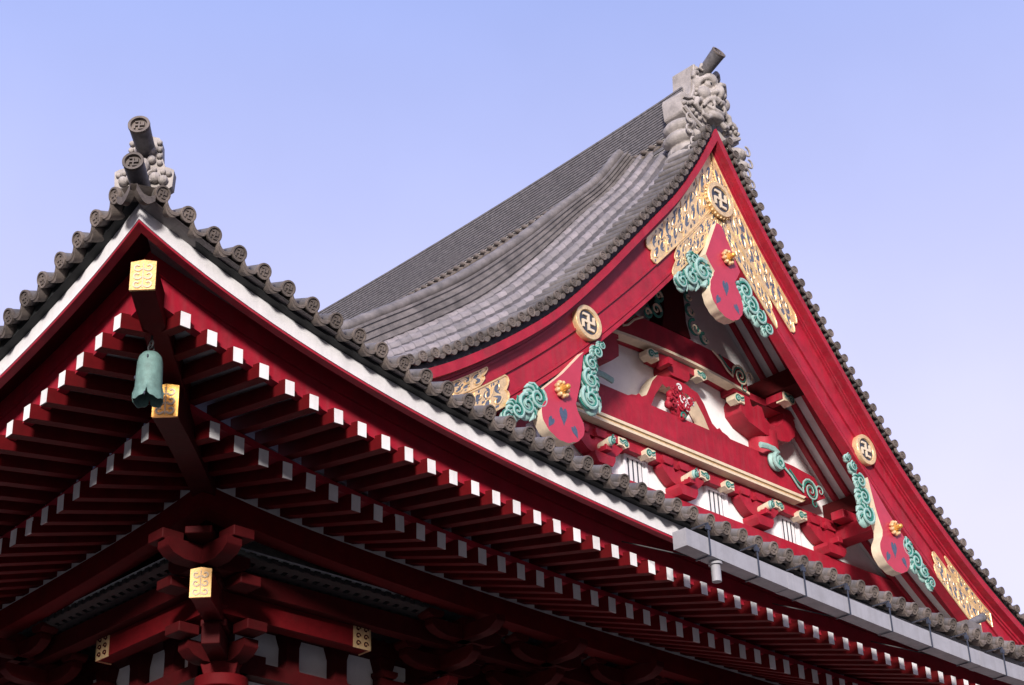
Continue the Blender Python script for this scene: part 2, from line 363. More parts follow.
# ------------------------------------------------------------------ eaves: boards that follow the curve
def sweep(name, prof, L, m, side, closed=True, n=64, label=None):
    """prof: list of (t, zfun(s))"""
    b = MB(); rows = []
    pr = prof + ([prof[0]] if closed else [])
    for i in range(n + 1):
        sg = L * (i / n) ** 1.25
        rows.append([(t + sg, t, zf(t + sg)) for t, zf in pr])
    b.grid(rows)
    if closed: b.add([rows[-1][j] for j in range(len(prof))], [list(range(len(prof)))])
    return obj(name, b.mesh(name, m, 30), TEMPLE, label=label, **side)
for side in (FRONT, LEFT):
    L = 36.0 if side is FRONT else 31.0
    z1w = lambda s: z1(s) + .14*math.exp(-(s + .55)/1.3)
    sweep('white_eave_board', [(-.50, lambda s: z1w(s)+.40), (-.50, lambda s: z1w(s)+.655), (-.37, lambda s: z1w(s)+.655), (-.37, lambda s: z1w(s)+.40)], L, WHITE, side)
    sweep('eave_board_underside', [(-.49, lambda s: z1w(s)+.395), (-.49, lambda s: z1w(s)+.36), (-.36, lambda s: z1w(s)+.36), (-.36, lambda s: z1w(s)+.395)], L, RED, side)
    sweep('tile_batten', [(-.63, lambda s: z1w(s)+.66), (-.63, lambda s: z1w(s)+.80), (-.36, lambda s: z1w(s)+.80), (-.36, lambda s: z1w(s)+.66)], L, DARK, side)
    sweep('eave_soffit', [(-.365, lambda s: z1w(s)+.66), (.30, lambda s: z1w(s)+.82)], L, SHADERED, side, closed=False)
    sweep('eave_fascia', [(.15, lambda s: z1(s)+.08), (.15, lambda s: z1(s)+.49), (.30, lambda s: z1(s)+.49), (.30, lambda s: z1(s)+.08)], L, RED, side)
    sweep('eave_fascia', [(.12, lambda s: z1(s)+.505), (.12, lambda s: z1(s)+.80), (.30, lambda s: z1(s)+.80), (.30, lambda s: z1(s)+.505)], L, RED, side)
    zi = lambda s: z2(s) + .38                 # middle of the flying rafter where it rests on the beam over the base rafters
    sweep('flying_soffit', [(.2, lambda s: z1(s)+.135), (T2 + .6, lambda s: zi(s)+.26)], L, SOFFIT, side, closed=False)
    sweep('eave_beam', [(T2+.10, lambda s: z2(s)+.155), (T2+.10, lambda s: z2(s)+.27), (T2+.42, lambda s: z2(s)+.27), (T2+.42, lambda s: z2(s)+.155)], L, RED, side)
    sweep('base_soffit', [(T2+.20, lambda s: z2(s)+.16), (T2+.34, lambda s: z2(s)+.24), (TP, lambda s: zp(s)+.31), (TW+1.9, lambda s: zp(s)+1.6)], L, SOFFIT, side, closed=False)
    sweep('purlin', [(TP, lambda s: zp(s)-.42), (TP, lambda s: zp(s)-.03), (TP+.34, lambda s: zp(s)-.03), (TP+.34, lambda s: zp(s)-.42)], L, RAFTER, side)
    sweep('rafter_filler_board', [(TP+.05, lambda s: zp(s)-.03), (TP+.05, lambda s: zp(s)+.24), (TP+.2, lambda s: zp(s)+.30), (TP+.2, lambda s: zp(s)-.03)], L, WHITE, side)
    sweep('inner_purlin', [(4.1, lambda s: 11.62), (4.1, lambda s: 11.95), (4.36, lambda s: 11.95), (4.36, lambda s: 11.62)], L - 4, SHADERED, side)
    # rafters
    n1, n2 = (50, 46) if side is FRONT else (50, 46)
    def rafter(name, s, t0, zc0, t1, zc1, wdt, hgt, capw):
        b = MB(); a = wdt/2; h = hgt/2; dt = t1 - t0; dz = zc1 - zc0
        j = random.uniform(-.007, .007); zc0 += random.uniform(-.006, .006)
        b.hexa([(-a, 0, -h), (a, 0, -h), (a, dt, dz-h), (-a, dt, dz-h), (-a, 0, h), (a, 0, h), (a, dt, dz+h), (-a, dt, dz+h)])
        r = obj(name, b.mesh(name, RAFTER, 0), TEMPLE, loc=side_loc(side, s + j, t0, zc0), **side)
        c = obj('rafter_cap', capw, r, loc=(random.uniform(-.003, .003), 0, random.uniform(-.003, .003)), rot=(0, R(random.uniform(-1.2, 1.2)), 0))
        return r
    def cap(wdt, hgt):
        b = MB(); a = wdt/2 - .004; h = hgt/2 - .004
        b.box((-a, -.006, -h), (a, .012, h)); return b.mesh('rafter_cap', WHITE, 0)
    c1, c2 = cap(.168, .23), cap(.185, .275)
    for i in range(n1):
        s = 0.656 + PITCH * i
        t1 = min(T2 + .25, s - .10); k = t1 / T2
        zin = z2(max(s, .5)) + .38
        rafter('flying_rafter', s, 0, z1(s), t1, z1(s) + (zin - z1(s)) * k, .168, .23, c1)
    for i in range(n2):
        s = 2.362 + PITCH * i
        t1 = min(5.5, s - .10)
        zc = z2(s); zin = zp(s) + .15
        rafter('base_rafter', s, T2, zc, t1, zc + (zin - zc) * (t1 - T2) / (TP - T2), .185, .275, c2)

# hip rafters on the diagonal
def diag(mb_, t0, t1, zb0, zb1, h, wd, mi=0):
    n = Vector((1, -1, 0)).normalized() * wd / 2
    def pt(t, z, sgn): return (t + n.x*sgn, t + n.y*sgn, z)
    mb_.hexa([pt(t0, zb0, -1), pt(t0, zb0, 1), pt(t1, zb1, 1), pt(t1, zb1, -1), pt(t0, zb0+h, -1), pt(t0, zb0+h, 1), pt(t1, zb1+h, 1), pt(t1, zb1+h, -1)], mi)
def diag_plate(parent, t, z0, z1_, wd, deep=False):
    """gilt end cap with engraved pattern, facing out along the diagonal"""
    n = Vector((1, -1, 0)).normalized(); o = Vector((-1, -1, 0)).normalized()
    def fn(a, b, d): p = Vector((t, t, 0)) + n*a + o*(-d); return (p.x, p.y, b)
    b = MB(); h = z1_ - z0
    b.prism([(-wd/2, z0), (wd/2, z0), (wd/2, z1_), (wd*.3, z1_+.012), (0, z1_+.03), (-wd*.3, z1_+.012), (-wd/2, z1_)], fn, -.02, .02, 0)
    for r_ in range(3):
        for c_ in (-1, 1):
            ca, cb = c_*wd*.22, z0 + h*(.2 + .3*r_)
            pts = []
            for k in range(15):
                an = R(200 - c_*0 + k*22); rr = wd*.17*(1 - k/22)
                pts.append(fn(ca + c_*rr*math.cos(an), cb + rr*math.sin(an), -.022))
            b.tube(pts, wd*.05, 5, 1, flat=1)
    b.tube([fn(0, z0+h*.06, -.021), fn(0, z1_-h*.05, -.021)], wd*.03, 5, 1)
    return child('gilt_end_cap', b, [GOLDDEEP if deep else GOLDDARK, CREAM], parent)
hip = MB(); diag(hip, -.14, 1.9, 13.50, 13.10, .40, .34); HR = child('hip_rafter', hip, RAFTER, TEMPLE, bevel=.012)
diag_plate(HR, -.155, 13.50, 13.93, .345)
hip = MB()
for a in range(8):
    t0 = 1.22 + a*.55; t1 = t0 + .55
    f = lambda t: 12.55 + .10*math.sin((t-1.2)*1.0) + .05*(t - 1.22)
    diag(hip, t0, t1, f(t0), f(t1), .46, .36)
HR2 = child('hip_rafter', hip, SHADERED, TEMPLE)
diag_plate(HR2, 1.205, 12.55, 13.03, .365, True)

# ------------------------------------------------------------------ eave tiles
def manji(mb_, fn, r, d0, d1, mi):
    """the temple sign in relief: cross of two bars with hooks"""
    w_ = r * .24
    A = r * .86
    for q in range(4):
        c, s_ = (1, 0, -1, 0)[q], (0, 1, 0, -1)[q]
        def rr(a, b): return (a*c - b*s_, a*s_ + b*c)
        # arm upward, hook to the left at its end
        mb_.prism([rr(*p) for p in [(-w_/2, w_/2 if q % 2 else w_/2), (w_/2, w_/2), (w_/2, A), (-A*.82, A), (-A*.82, A - w_), (-w_/2, A - w_)]], fn, d0, d1, mi)
    mb_.prism([(-w_/2, -w_/2), (w_/2, -w_/2), (w_/2, w_/2), (-w_/2, w_/2)], fn, d0, d1, mi)
def eave_tile_mesh(length=1.3, r=.118):
    b = MB()
    b.tube([(0, .03, 0), (0, length, 0)], r*.92, 18, 0, caps=False)
    b.lathe([(r*.92, .06), (r, .05), (r*1.02, .012), (r*.98, 0), (r*.80, 0), (r*.76, .018), (0.0001, .018)], 24, 'y', mi=1)
    manji(b, lambda a, c, d: (a, d, c), r*.58, .004, .02, 1)
    return b.mesh('eave_tile', [TILE, TILEFACE])
def pan_tile_mesh(half=.135, length=1.25):
    b = MB(); n = 10; rows = []
    for k in range(n + 1):
        x = -half + 2*half*k/n; q = 1 - (x/half)**2
        zt_ = -.03 - .075*q; zb = zt_ - .045 - .05*q**.7
        rows.append([(x, length, zt_), (x, 0.0, zt_), (x, -.008, (zt_+zb)/2), (x, 0.0, zb), (x, .05, zb), (x, length, zt_-.03)])
    b.grid(rows)
    # raised scroll line on the hanging lip
    b.tube([(-half*.8 + 2*half*.8*k/8, -.008, -.06 - .075*(1-((-half*.8 + 2*half*.8*k/8)/half)**2) - .02) for k in range(9)], .008, 5)
    return b.mesh('pan_tile', [TILEFACE])
ET, PT = eave_tile_mesh(), pan_tile_mesh()
SHORT = {0: (eave_tile_mesh(.42), pan_tile_mesh(length=.5)), 1: (eave_tile_mesh(.85), pan_tile_mesh(length=.9))}
for side, n in ((FRONT, 53), (LEFT, 47)):
    for i in range(n):
        s = -.361 + TP0*i; z = zt(s); sl = (zt(s+.05) - zt(s-.05))/.1
        j = random.uniform
        ps = Matrix.Rotation(-math.atan(sl)*.9, 4, 'Y')
        def place(name, me, ss, zz, tilt):
            o = obj(name, me, TEMPLE)
            M = Matrix.Rotation(j(-.02, .02), 4, 'Z') @ Matrix.Rotation(R(19) + j(-.025, .025), 4, 'X')
            if tilt: M = M @ ps
            base = Matrix.Translation((ss, -.83 + j(-.006, .006), zz))
            m = base @ M
            if side is LEFT: m = (Matrix.Rotation(math.pi/2, 4, 'Z') @ Matrix.Diagonal((1, -1, 1, 1))) @ m
            o.matrix_local = m
        et, pt = SHORT.get(i, (ET, PT))
        place('eave_tile', et, s, z + j(-.006, .006), False)
        place('pan_tile', pt, s + TP0/2, (z + zt(s+TP0))/2 - .005 + j(-.004, .004), True)
# the pair of pan tiles at the corner
# ------------------------------------------------------------------ lower roof slopes
b = MB(); rows = []
for i in range(101):
    row = []
    for k in range(40):
        t = -.75 + 8.4*k/39
        s = max(t, -.75) + (2*XG - 2*max(t, -.75)) * i/100
        row.append((s, t, zroof(s, t) - .07))
    rows.append(row)
b.grid(rows)
LR = child('lower_roof_slope', b, ROOF, TEMPLE)
me = LR.data; uvl = me.uv_layers.new(name='UVMap')
for lp in me.loops: uvl.data[lp.index].uv = (me.vertices[lp.vertex_index].co.y, me.vertices[lp.vertex_index].co.x)
# hip ridge of the lower roof, behind the corner ornament
b = MB(); pth = [(t, t, zroof(t, t) - .08) for t in [0.7 + .45*k for k in range(16)]]
for k, (hh, ww) in enumerate(((0, .26), (.09, .22), (.18, .2), (.29, .13))):
    b.tube([(p[0], p[1], p[2]+hh) for p in pth], ww/ (1.0), 8, 0, flat=.35)
child('hip_ridge', b, NOSHI, TEMPLE)

# ------------------------------------------------------------------ main roof
def arc_table(fn, u0, u1, n):
    us = [u0 + (u1-u0)*i/n for i in range(n+1)]; ac = [0]
    for i in range(n): ac.append(ac[-1] + math.hypot(us[i+1]-us[i], fn(us[i+1])-fn(us[i])))
    return us, ac
Y0, Y1 = 4.72, 33.6
b = MB(); uvs = []
US0, AC0 = arc_table(lambda u: P2(abs(u)), -20.3, -.25, 400)
US = []; a_ = 0.0
while a_ < AC0[-1]:                            # two rings per tile, the lower end of each tile laid over the next
    US += [lerp(a_, AC0, US0), lerp(min(a_ + .335, AC0[-1]), AC0, US0)]; a_ += .36
AC = [lerp(u, US0, AC0) for u in US]
NR = int((Y1 - 5.3) / TP0)
prof_row = []                                  # (dy, dz): half round rows with flat pans between
for k in range(9):
    a = math.pi*k/8; prof_row.append((-.125*math.cos(a), .155*math.sin(a)))
yy = [(Y0, 0.0)]
for r_ in range(NR):
    yc = 5.45 + TP0*r_
    for dy, dz in prof_row: yy.append((yc + dy, dz + .01))
    yy.append((yc + TP0/2, -.09))
rows = []
for i, u in enumerate(US):
    row = []
    for y, dz in yy:
        yv = y
        if XG + u < y or u > -20.3: pass
        row.append((XG + u, yv, zmain(u, yv) + dz + (.028 if i % 2 == 0 else 0.0)))
    rows.append(row)
b.grid(rows)
# keep only what lies behind the hip line, and behind the verge
keep = []
for f, m_ in zip(b.f, b.m):
    cx = sum(b.v[i][0] for i in f)/4; cy = sum(b.v[i][1] for i in f)/4
    if cx < XG - 12.2 and cy < cx: continue
    keep.append(f)
b.f = keep; b.m = []
for f in keep:                                 # shade in the troughs between the round tiles is put into their colour
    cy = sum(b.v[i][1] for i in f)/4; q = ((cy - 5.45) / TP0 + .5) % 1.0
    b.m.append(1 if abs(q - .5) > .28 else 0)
ROOFPAN = mat('shaded_roof_trough', (0.085, 0.078, 0.08), 0.65, var=0.3, scale=5, bump=0.2, bscale=30, grime=0.4, rows=(0.30, 0.4274))
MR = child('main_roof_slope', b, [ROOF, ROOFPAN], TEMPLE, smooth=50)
me = MR.data; uvl = me.uv_layers.new(name='UVMap')
def arc_at(x):
    return lerp(x - XG, US, AC)
arcs = {}
for lp in me.loops:
    co = me.vertices[lp.vertex_index].co
    k = round(co.x, 3)
    if k not in arcs: arcs[k] = arc_at(co.x)
    uvl.data[lp.index].uv = (arcs[k], co.y - 5.45 + TP0/2)
b = MB(); rows = []                            # the far slope, turned away from the photograph
for i in range(41):
    u = .25 + 20.05*i/40
    rows.append([(XG + u, y, zmain(u, y)) for y in (4.72, 5.3, 6, 7, 20, 33.6)])
b.grid(rows); FS = child('main_roof_slope', b, ROOF, TEMPLE, label='far slope of the main roof turned away')
FS.data.uv_layers.new(name='UVMap')
for lp in FS.data.loops: FS.data.uv_layers[0].data[lp.index].uv = (FS.data.vertices[lp.vertex_index].co.x, FS.data.vertices[lp.vertex_index].co.y)

# verge tiles: short round tiles across the edge of the gable roof
def verge_mesh():
    b = MB(); r = .112
    b.tube([(0, .03, 0), (0, .85, .02)], r*.93, 16, 0, caps=False)
    b.lathe([(r*.93, .06), (r, .05), (r*1.02, .012), (r*.98, 0), (r*.78, 0), (r*.74, .016), (0.0001, .016)], 22, 'y', mi=1)
    manji(b, lambda a, c, d: (a, d, c), r*.56, .004, .02, 1)
    return b.mesh('verge_tile', [TILE, TILEFACE])
VT = verge_mesh()
vs_, va_ = arc_table(LIP, 0.16, 12.2, 330)
def verge_pan():
    b = MB(); n = 8; rows = []
    for k in range(n+1):
        x = -.13 + .26*k/n; q = 1 - (x/.13)**2
        z0 = -.02 - .05*q; rows.append([(x, .8, z0), (x, .03, z0), (x, .03, z0 - .05 - .03*q), (x, .08, z0 - .05 - .03*q)])
    b.grid(rows); return b.mesh('verge_pan', TILEFACE)
VP = verge_pan()
nv = int(va_[-1] / .379)
for sg in (-1, 1):
    for i in range(nv + 1):
        for half, nm, me_ in ((0, 'verge_tile', VT), (.19, 'verge_pan', VP)):
            a = .12 + .379*i + half
            if a > va_[-1]: continue
            u = lerp(a, va_, vs_); sl = (LIP(u+.05) - LIP(u-.05))/.1
            nx, nz = -sl/math.hypot(1, sl), 1/math.hypot(1, sl)
            h = .245
            o = obj(nm, me_, TEMPLE, loc=(XG + sg*(u + nx*h), 4.5 + random.uniform(-.008, .008), LIP(u) + nz*h))
            o.rotation_euler = (R(4) + random.uniform(-.015, .015), -sg*math.atan(sl), 0)
# board under the verge tiles
def strip(mb_, top, bot, u0, u1, y0, y1, n=48, sg=1, mi=0, und=None):
    rows = []
    for i in range(n+1):
        u = u0 + (u1-u0)*i/n; x = XG + sg*u
        rows.append([(x, y1, top(u)), (x, y0, top(u)), (x, y0, bot(u)), (x, y1, bot(u)), (x, y1, top(u))])
    mb_.grid(rows, mi)
    for r_ in (rows[0], rows[-1]): mb_.add(r_[:4], [(0, 1, 2, 3)], mi)
for sg in (-1, 1):
    b = MB(); strip(b, lambda u: LIP(u)+.16, lambda u: LIP(u)+.004, 0, 12.4, 4.66, 6.2, sg=sg)
    child('verge_batten', b, DARK, TEMPLE)

# ridge
def sag(y): return -.40*math.sin(math.pi*min(1, max(0, (y-5.2)/26)))**.8
ysR = [5.2 + 28.4*i/40 for i in range(41)]
def ridge_stack(mb_, z0, z1_, w0, w1, layers, mi=0):
    pr = []
    for sgn in (-1, 1):
        seq = []
        for k in range(layers):
            za = z0 + (z1_-z0)*k/layers; zb = z0 + (z1_-z0)*(k+1)/layers
            wd = w0 + (w1-w0)*k/layers; h = zb - za
            seq += [(sgn*(wd - .03), za), (sgn*(wd - .03), za + h*.4), (sgn*wd, za + h*.4), (sgn*(wd), zb)]
        pr += seq if sgn < 0 else seq[::-1]
    rows = [[(XG + a, y, z + sag(y)) for a, z in pr + [pr[0]]] for y in ysR]
    f0 = len(mb_.f); mb_.grid(rows, mi)
    for q in range(f0, len(mb_.f)):
        if (q - f0) % len(pr) % 4 in (0,): mb_.m[q] = 1
    mb_.add(rows[0][:-1], [list(range(len(pr)))], mi)
b = MB()
ridge_stack(b, 27.0, 27.62, .72, .68, 4)
ridge_stack(b, 27.95, 29.22, .56, .50, 15)
b.box((XG-.5, 5.2, 27.6), (XG+.5, 33, 27.96), fn=lambda x, y, z: (x, y, z + sag(y)))
MORTAR = mat('pale_mortar', (0.42, 0.40, 0.39), 0.85, var=0.3, scale=8, grime=0.5)
RG = child('main_ridge', b, [RIDGE, MORTAR], TEMPLE, smooth=20)
b = MB(); k = 0
y = 5.3
while y < 33:
    for dz, ph in ((27.70, 0), (27.86, .14)):
        c = (XG - .60, y + ph, dz + sag(y))
        b.ell(c, (.09, .15, .075), 0, 8, 6, Matrix.Rotation(R(28 if ph else -28), 3, 'X'))
    y += .28
child('ridge_braid_band', b, TILEFACE, RG)
b = MB(); rows = []
b.tube([(XG, yy_, 29.26 + sag(yy_)) for yy_ in ysR], .14, 12)
child('ridge_cap', b, RIDGE, RG)
# descending ridge beside the gable
b = MB()
usK = [-(.62 + 16.5*i/78) for i in range(79)]
for layer in range(5):
    za, zb = -.04 + layer*.085, -.04 + layer*.085 + .085
    hw = .30 - layer*.012; rows = []
    for u in usK:
        sl = (P2(abs(u)+.05) - P2(abs(u)-.05))/.1; q = math.hypot(1, sl)
        nx, nz = sl/q, 1/q                     # normal of the left slope leans to -X
        zz = zmain(u, 7.1); gr = 1 + .72*smooth01((abs(u) - 1.0)/6)
        def pt(y, h): return (XG + u + nx*h*gr, y, zz + nz*h*gr)
        rows.append([pt(7.1-hw+.03, za), pt(7.1-hw+.03, za+.05), pt(7.1-hw, za+.05), pt(7.1-hw, zb), pt(7.1+hw, zb), pt(7.1+hw, za)])
    b.grid(rows); b.add(rows[0], [list(range(6))]); b.add(rows[-1], [list(range(6))])
KR = child('descending_ridge', b, NOSHI, TEMPLE, smooth=20)
b = MB(); pth = []
for u in usK:
    sl = (P2(abs(u)+.05) - P2(abs(u)-.05))/.1; q = math.hypot(1, sl); h = .44 * (1 + .72*smooth01((abs(u) - 1.0)/6))
    pth.append((XG + u + sl/q*h, 7.1, zmain(u, 7.1) + h/q))
seg = []
for p in pth: seg.append(p)
b.tube(seg, [.12 + .01*(i % 2) for i in range(len(seg))], 12)
child('ridge_cap', b, NOSHI, KR)

# ------------------------------------------------------------------ gable: bargeboards
BY = 4.92                                      # face of the boards
def G(y0_):                                    # (u, v, depth behind y0_) -> world
    return lambda a, b_, d: (XG + a, y0_ + d, b_)
BOARDS = {}
for sg in (-1, 1):
    b = MB()
    strip(b, lambda u: BOT(u)+.72, lambda u: BOT(u)+.135, 0, 11.6, BY, BY+.22, sg=sg)
    strip(b, lambda u: LIP(u)-.30, lambda u: BOT(u)+.75, 0, 12.2, BY-.025, BY+.22, sg=sg)
    bo = child('bargeboard', b, RED, TEMPLE, label='bargeboard of the near gable slope' if sg < 0 else 'bargeboard of the far gable slope')
    BOARDS[sg] = bo
    b = MB(); strip(b, lambda u: LIP(u), lambda u: LIP(u)-.24 - .14*math.exp(-u*1.2), 0, 12.4, 4.60, BY+.22, sg=sg)
    strip(b, lambda u: LIP(u)-.245 - .14*math.exp(-u*1.2), lambda u: LIP(u)-.33 - .14*math.exp(-u*1.2), 0, 12.3, 4.80, BY+.2, sg=sg)
    child('bargeboard_lip', b, RED, bo)
    b = MB(); strip(b, lambda u: BOT(u)+.13, lambda u: BOT(u), 0, 11.4, BY-.035, BY+.25, sg=sg)
    child('bargeboard_edge', b, RED, bo)
    for t_, b_, yf in ((lambda u: LIP(u)-.345-.14*math.exp(-u*1.2), lambda u: LIP(u)-.42-.14*math.exp(-u*1.2), BY-.085),
                       (lambda u: BOT(u)+.79, lambda u: BOT(u)+.735, BY-.05), (lambda u: BOT(u)+.23, lambda u: BOT(u)+.165, BY-.03)):
        b = MB(); strip(b, t_, b_, 0, 11.4, yf, BY+.1, sg=sg); child('moulding', b, RED, bo)
# gilt fretwork: plate with a raised rim, lacquer ground showing through comma shaped openings
def strip_pt(sg, up):
    if up:  top = lambda u: LIP(u) - .42 - .16*math.exp(-u*1.2); bot = lambda u: BOT(u) + .76
    else:   top = lambda u: BOT(u) + .70; bot = lambda u: BOT(u) + .02
    return lambda u, w_: (sg*u, bot(u) + (top(u) - bot(u))*w_)
def comma(mb_, map2, u, w_, su, sw, flip, y, mi, rot=0.0):
    """a comma shaped opening in strip coordinates"""
    pts = []
    for k in range(10):
        a = math.pi*2*k/10; pts.append((math.cos(a)*.5, math.sin(a)*.5))
    shape = [(-.5, 0), (-.42, .34), (-.1, .52), (.22, .46), (.42, .2), (.44, -.1), (.3, -.5), (.02, -.95), (-.06, -1.0), (.06, -.62), (.02, -.42), (-.24, -.42)]
    P = []
    for a, c in shape:
        if flip: a, c = -a, -c
        a, c = a*math.cos(rot) - c*math.sin(rot), a*math.sin(rot) + c*math.cos(rot)
        P.append(map2(u + a*su, min(.93, max(.07, w_ + c*sw))))
    mb_.prism(P, G(y), 0, .01, mi)
def fret_plate(parent, sg, up, u0, u1, cells, reverse=False):
    m2 = strip_pt(sg, up); b = MB(); n = 26
    # the end with a cusped edge lies at u1
    top = [m2(u0 + (u1-u0)*k/n, 1.0) for k in range(n+1)]
    bot = [m2(u0 + (u1-u0)*k/n*(.90 if up else 1.0), 0.0) for k in range(n+1)]
    if not up: bot = [m2(u0 + (u1-u0)*k/n, 0.0) for k in range(n+1)]; top = [m2(u0 + (u1-u0)*k/n*(.86 if not reverse else 1), 1.0) for k in range(n+1)]
    sgn = 1 if u1 > u0 else -1
    end = []
    for k in range(1, 8):
        w_ = 1 - k/8
        a = top[-1]; c = bot[-1]
        bul = .10*abs(math.sin(math.pi*k/8*2)) * sgn
        end.append((a[0] + (c[0]-a[0])*(1-w_) + sg*bul, a[1] + (c[1]-a[1])*(1-w_) - bul*.9))
    poly_ = top + end + bot[::-1]
    b.prism(poly_, G(BY - .055), 0, .022, 0)
    ring = [G(BY-.058)(p[0], p[1], 0) for p in poly_ + [poly_[0]]]
    b.tube(ring, .022, 6, 0, caps=False)
    L_ = abs(u1-u0)
    for i in range(cells):
        for j, w_ in ((0, .70), (1, .33)):
            f = (i + .5)/cells*.92 + .02
            u = u0 + (u1-u0)*f
            su = L_/cells*random.uniform(.66, .86); sw = random.uniform(.2, .29)
            comma(b, m2, u + random.uniform(-.02, .02), w_, su*random.uniform(.85, 1.1), sw, random.random() < .5, BY-.0585, 1, random.uniform(-.7, .7))
            for q_ in range(2):                # small round piercings between the larger ones
                cu_, cw_ = u + random.uniform(-.5, .5)*L_/cells, min(.9, max(.1, w_ + random.choice((-.22, .22))))
                b.prism([m2(cu_ + .028*math.cos(k*1.047), cw_ + .05*math.sin(k*1.047)) for k in range(6)], G(BY-.0583), 0, .01, 1)
            # gilt tendril around it
            pts = []
            for k in range(11):
                an = 4.4*k/10 + (0 if (i+j) % 2 else math.pi)
                rr = 1 - k/13
                p = m2(u + su*.62*rr*math.cos(an), min(.95, max(.05, w_ + sw*.9*rr*math.sin(an))))
                pts.append(G(BY-.060)(p[0], p[1], 0))
            b.tube(pts, .017, 5, 0)
    for f in [k/4 for k in range(1, 4)]:       # ribs
        pts = [G(BY-.06)(*m2(u0 + (u1-u0)*f, w_), 0) for w_ in (.04, .35, .65, .96)]
        b.tube(pts, .016, 5, 0)
    return child('gilt_fretwork', b, [GOLD, LACQ], parent)
for sg in (-1, 1):
    fret_plate(BOARDS[sg], sg, True, .0, 2.88, 10)
    fret_plate(BOARDS[sg], sg, False, .0, 1.98, 7)
    fret_plate(BOARDS[sg], sg, True, 10.2, 8.40, 6, True)
    fret_plate(BOARDS[sg], sg, False, 9.6, 7.84, 6, True)
# gilt crests with the temple sign
def crest(parent, u, v, r, y):
    b = MB()
    b.lathe([(r*.70, -.012), (r*.74, -.05), (r*.97, -.05), (r, -.03), (r, .13)], 40, 'y', (XG+u, y, v), 0)
    b.lathe([(.0001, -.010), (r*.72, -.010)], 40, 'y', (XG+u, y, v), 1)
    manji(b, lambda a, c, d: (XG+u+a, y+d, v+c), r*.56, -.045, -.005, 2)
    if r > .46:
        for k in range(28):
            a = 2*math.pi*k/28
            b.ell((XG+u+r*1.03*math.cos(a), y+.02, v+r*1.03*math.sin(a)), (.035, .04, .035), 0, 6, 5)
    return child('gilt_crest', b, [GOLD, BLACKL, CREAM], parent)
crest(BOARDS[-1], -5.23, 20.27, .42, BY-.10)
crest(BOARDS[1], 5.20, 20.26, .42, BY-.10)
crest(BOARDS[-1], .02, 25.68, .50, BY-.17)

# soffit of the gable's overhang, rafters under it
for sg in (-1, 1):
    b = MB(); rows = []
    for i in range(41):
        u = .0 + 11.2*i/40; rows.append([(XG+sg*u, BY+.2, LIP(u)-.30), (XG+sg*u, 7.3, LIP(u)-.30+.25)])
    b.grid(rows); child('gable_soffit', b, SOFFIT, TEMPLE)
    for y in (5.36, 5.80, 6.24, 6.68):
        b = MB(); dz = (y-BY)*.1
        strip(b, lambda u: LIP(u)-.31+dz, lambda u: LIP(u)-.47+dz, .15, 10.8, y, y+.14, sg=sg)
        child('gable_rafter', b, RED, TEMPLE)

# ------------------------------------------------------------------ gable wall (plane about 6.9 m in)
GW = 7.02
poly_ = [(-11, 15.6)] + [(-u, LIP(u)-.12) for u in [11 - .5*k for k in range(22)]] + [(0, LIP(0)-.2)] + [(u, LIP(u)-.12) for u in [.5 + .5*k for k in range(22)]] + [(11, 15.6)]
b = MB(); b.prism(poly_, G(GW), 0, .3); child('gable_wall', b, PLASTER, TEMPLE)
def beam(name, pts, y0_, y1_, m=RED, bevel=.02, parent=None, label=None):
    b = MB(); b.prism(pts, G(y0_), 0, y1_-y0_); return child(name, b, m, parent or TEMPLE, bevel=bevel, label=label)
# lower rainbow beam with its cream moulding
lb = beam('gable_beam', [(-5.7, 19.62), (-5.2, 19.40), (5.2, 19.40), (5.7, 19.62), (5.3, 20.10), (4.4, 20.18), (-4.4, 20.18), (-5.3, 20.10)], 6.55, 7.05)
for v0, v1, yf in ((19.31, 19.385, 6.50), (19.235, 19.30, 6.54), (19.16, 19.225, 6.49)):
    w_ = 4.65 if v0 > 19.2 else 4.5
    b = MB(); b.prism([(-w_, v0), (w_, v0), (w_+.1, v1), (-w_-.1, v1)], G(yf), 0, .4); child('cream_moulding', b, CREAM if v0 != 19.235 else GOLD, lb)
beam('gable_tie_rail', [(-6.2, 18.84), (6.2, 18.84), (6.2, 19.15), (-6.2, 19.15)], 6.74, 7.05)
beam('gable_sill_beam', [(-9.4, 17.4), (9.4, 17.4), (9.4, 18.06), (-9.4, 18.06)], 6.74, 7.06)
# upper rainbow beam, gently arched
n = 24; top = []; low = []
for k in range(n+1):
    u = -2.75 + 5.5*k/n; a = (u/2.75)**2
    top.append((u, 22.56 - .10*a - .35*max(0, abs(u)-2.2))); low.append((u, 21.92 - .16*a))
ub = beam('gable_beam', low + top[::-1], 6.52, 7.05)
b = MB(); b.prism(low + [(p[0], p[1]-.07) for p in low[::-1]], G(6.47), 0, .3); child('cream_moulding', b, CREAM, ub)
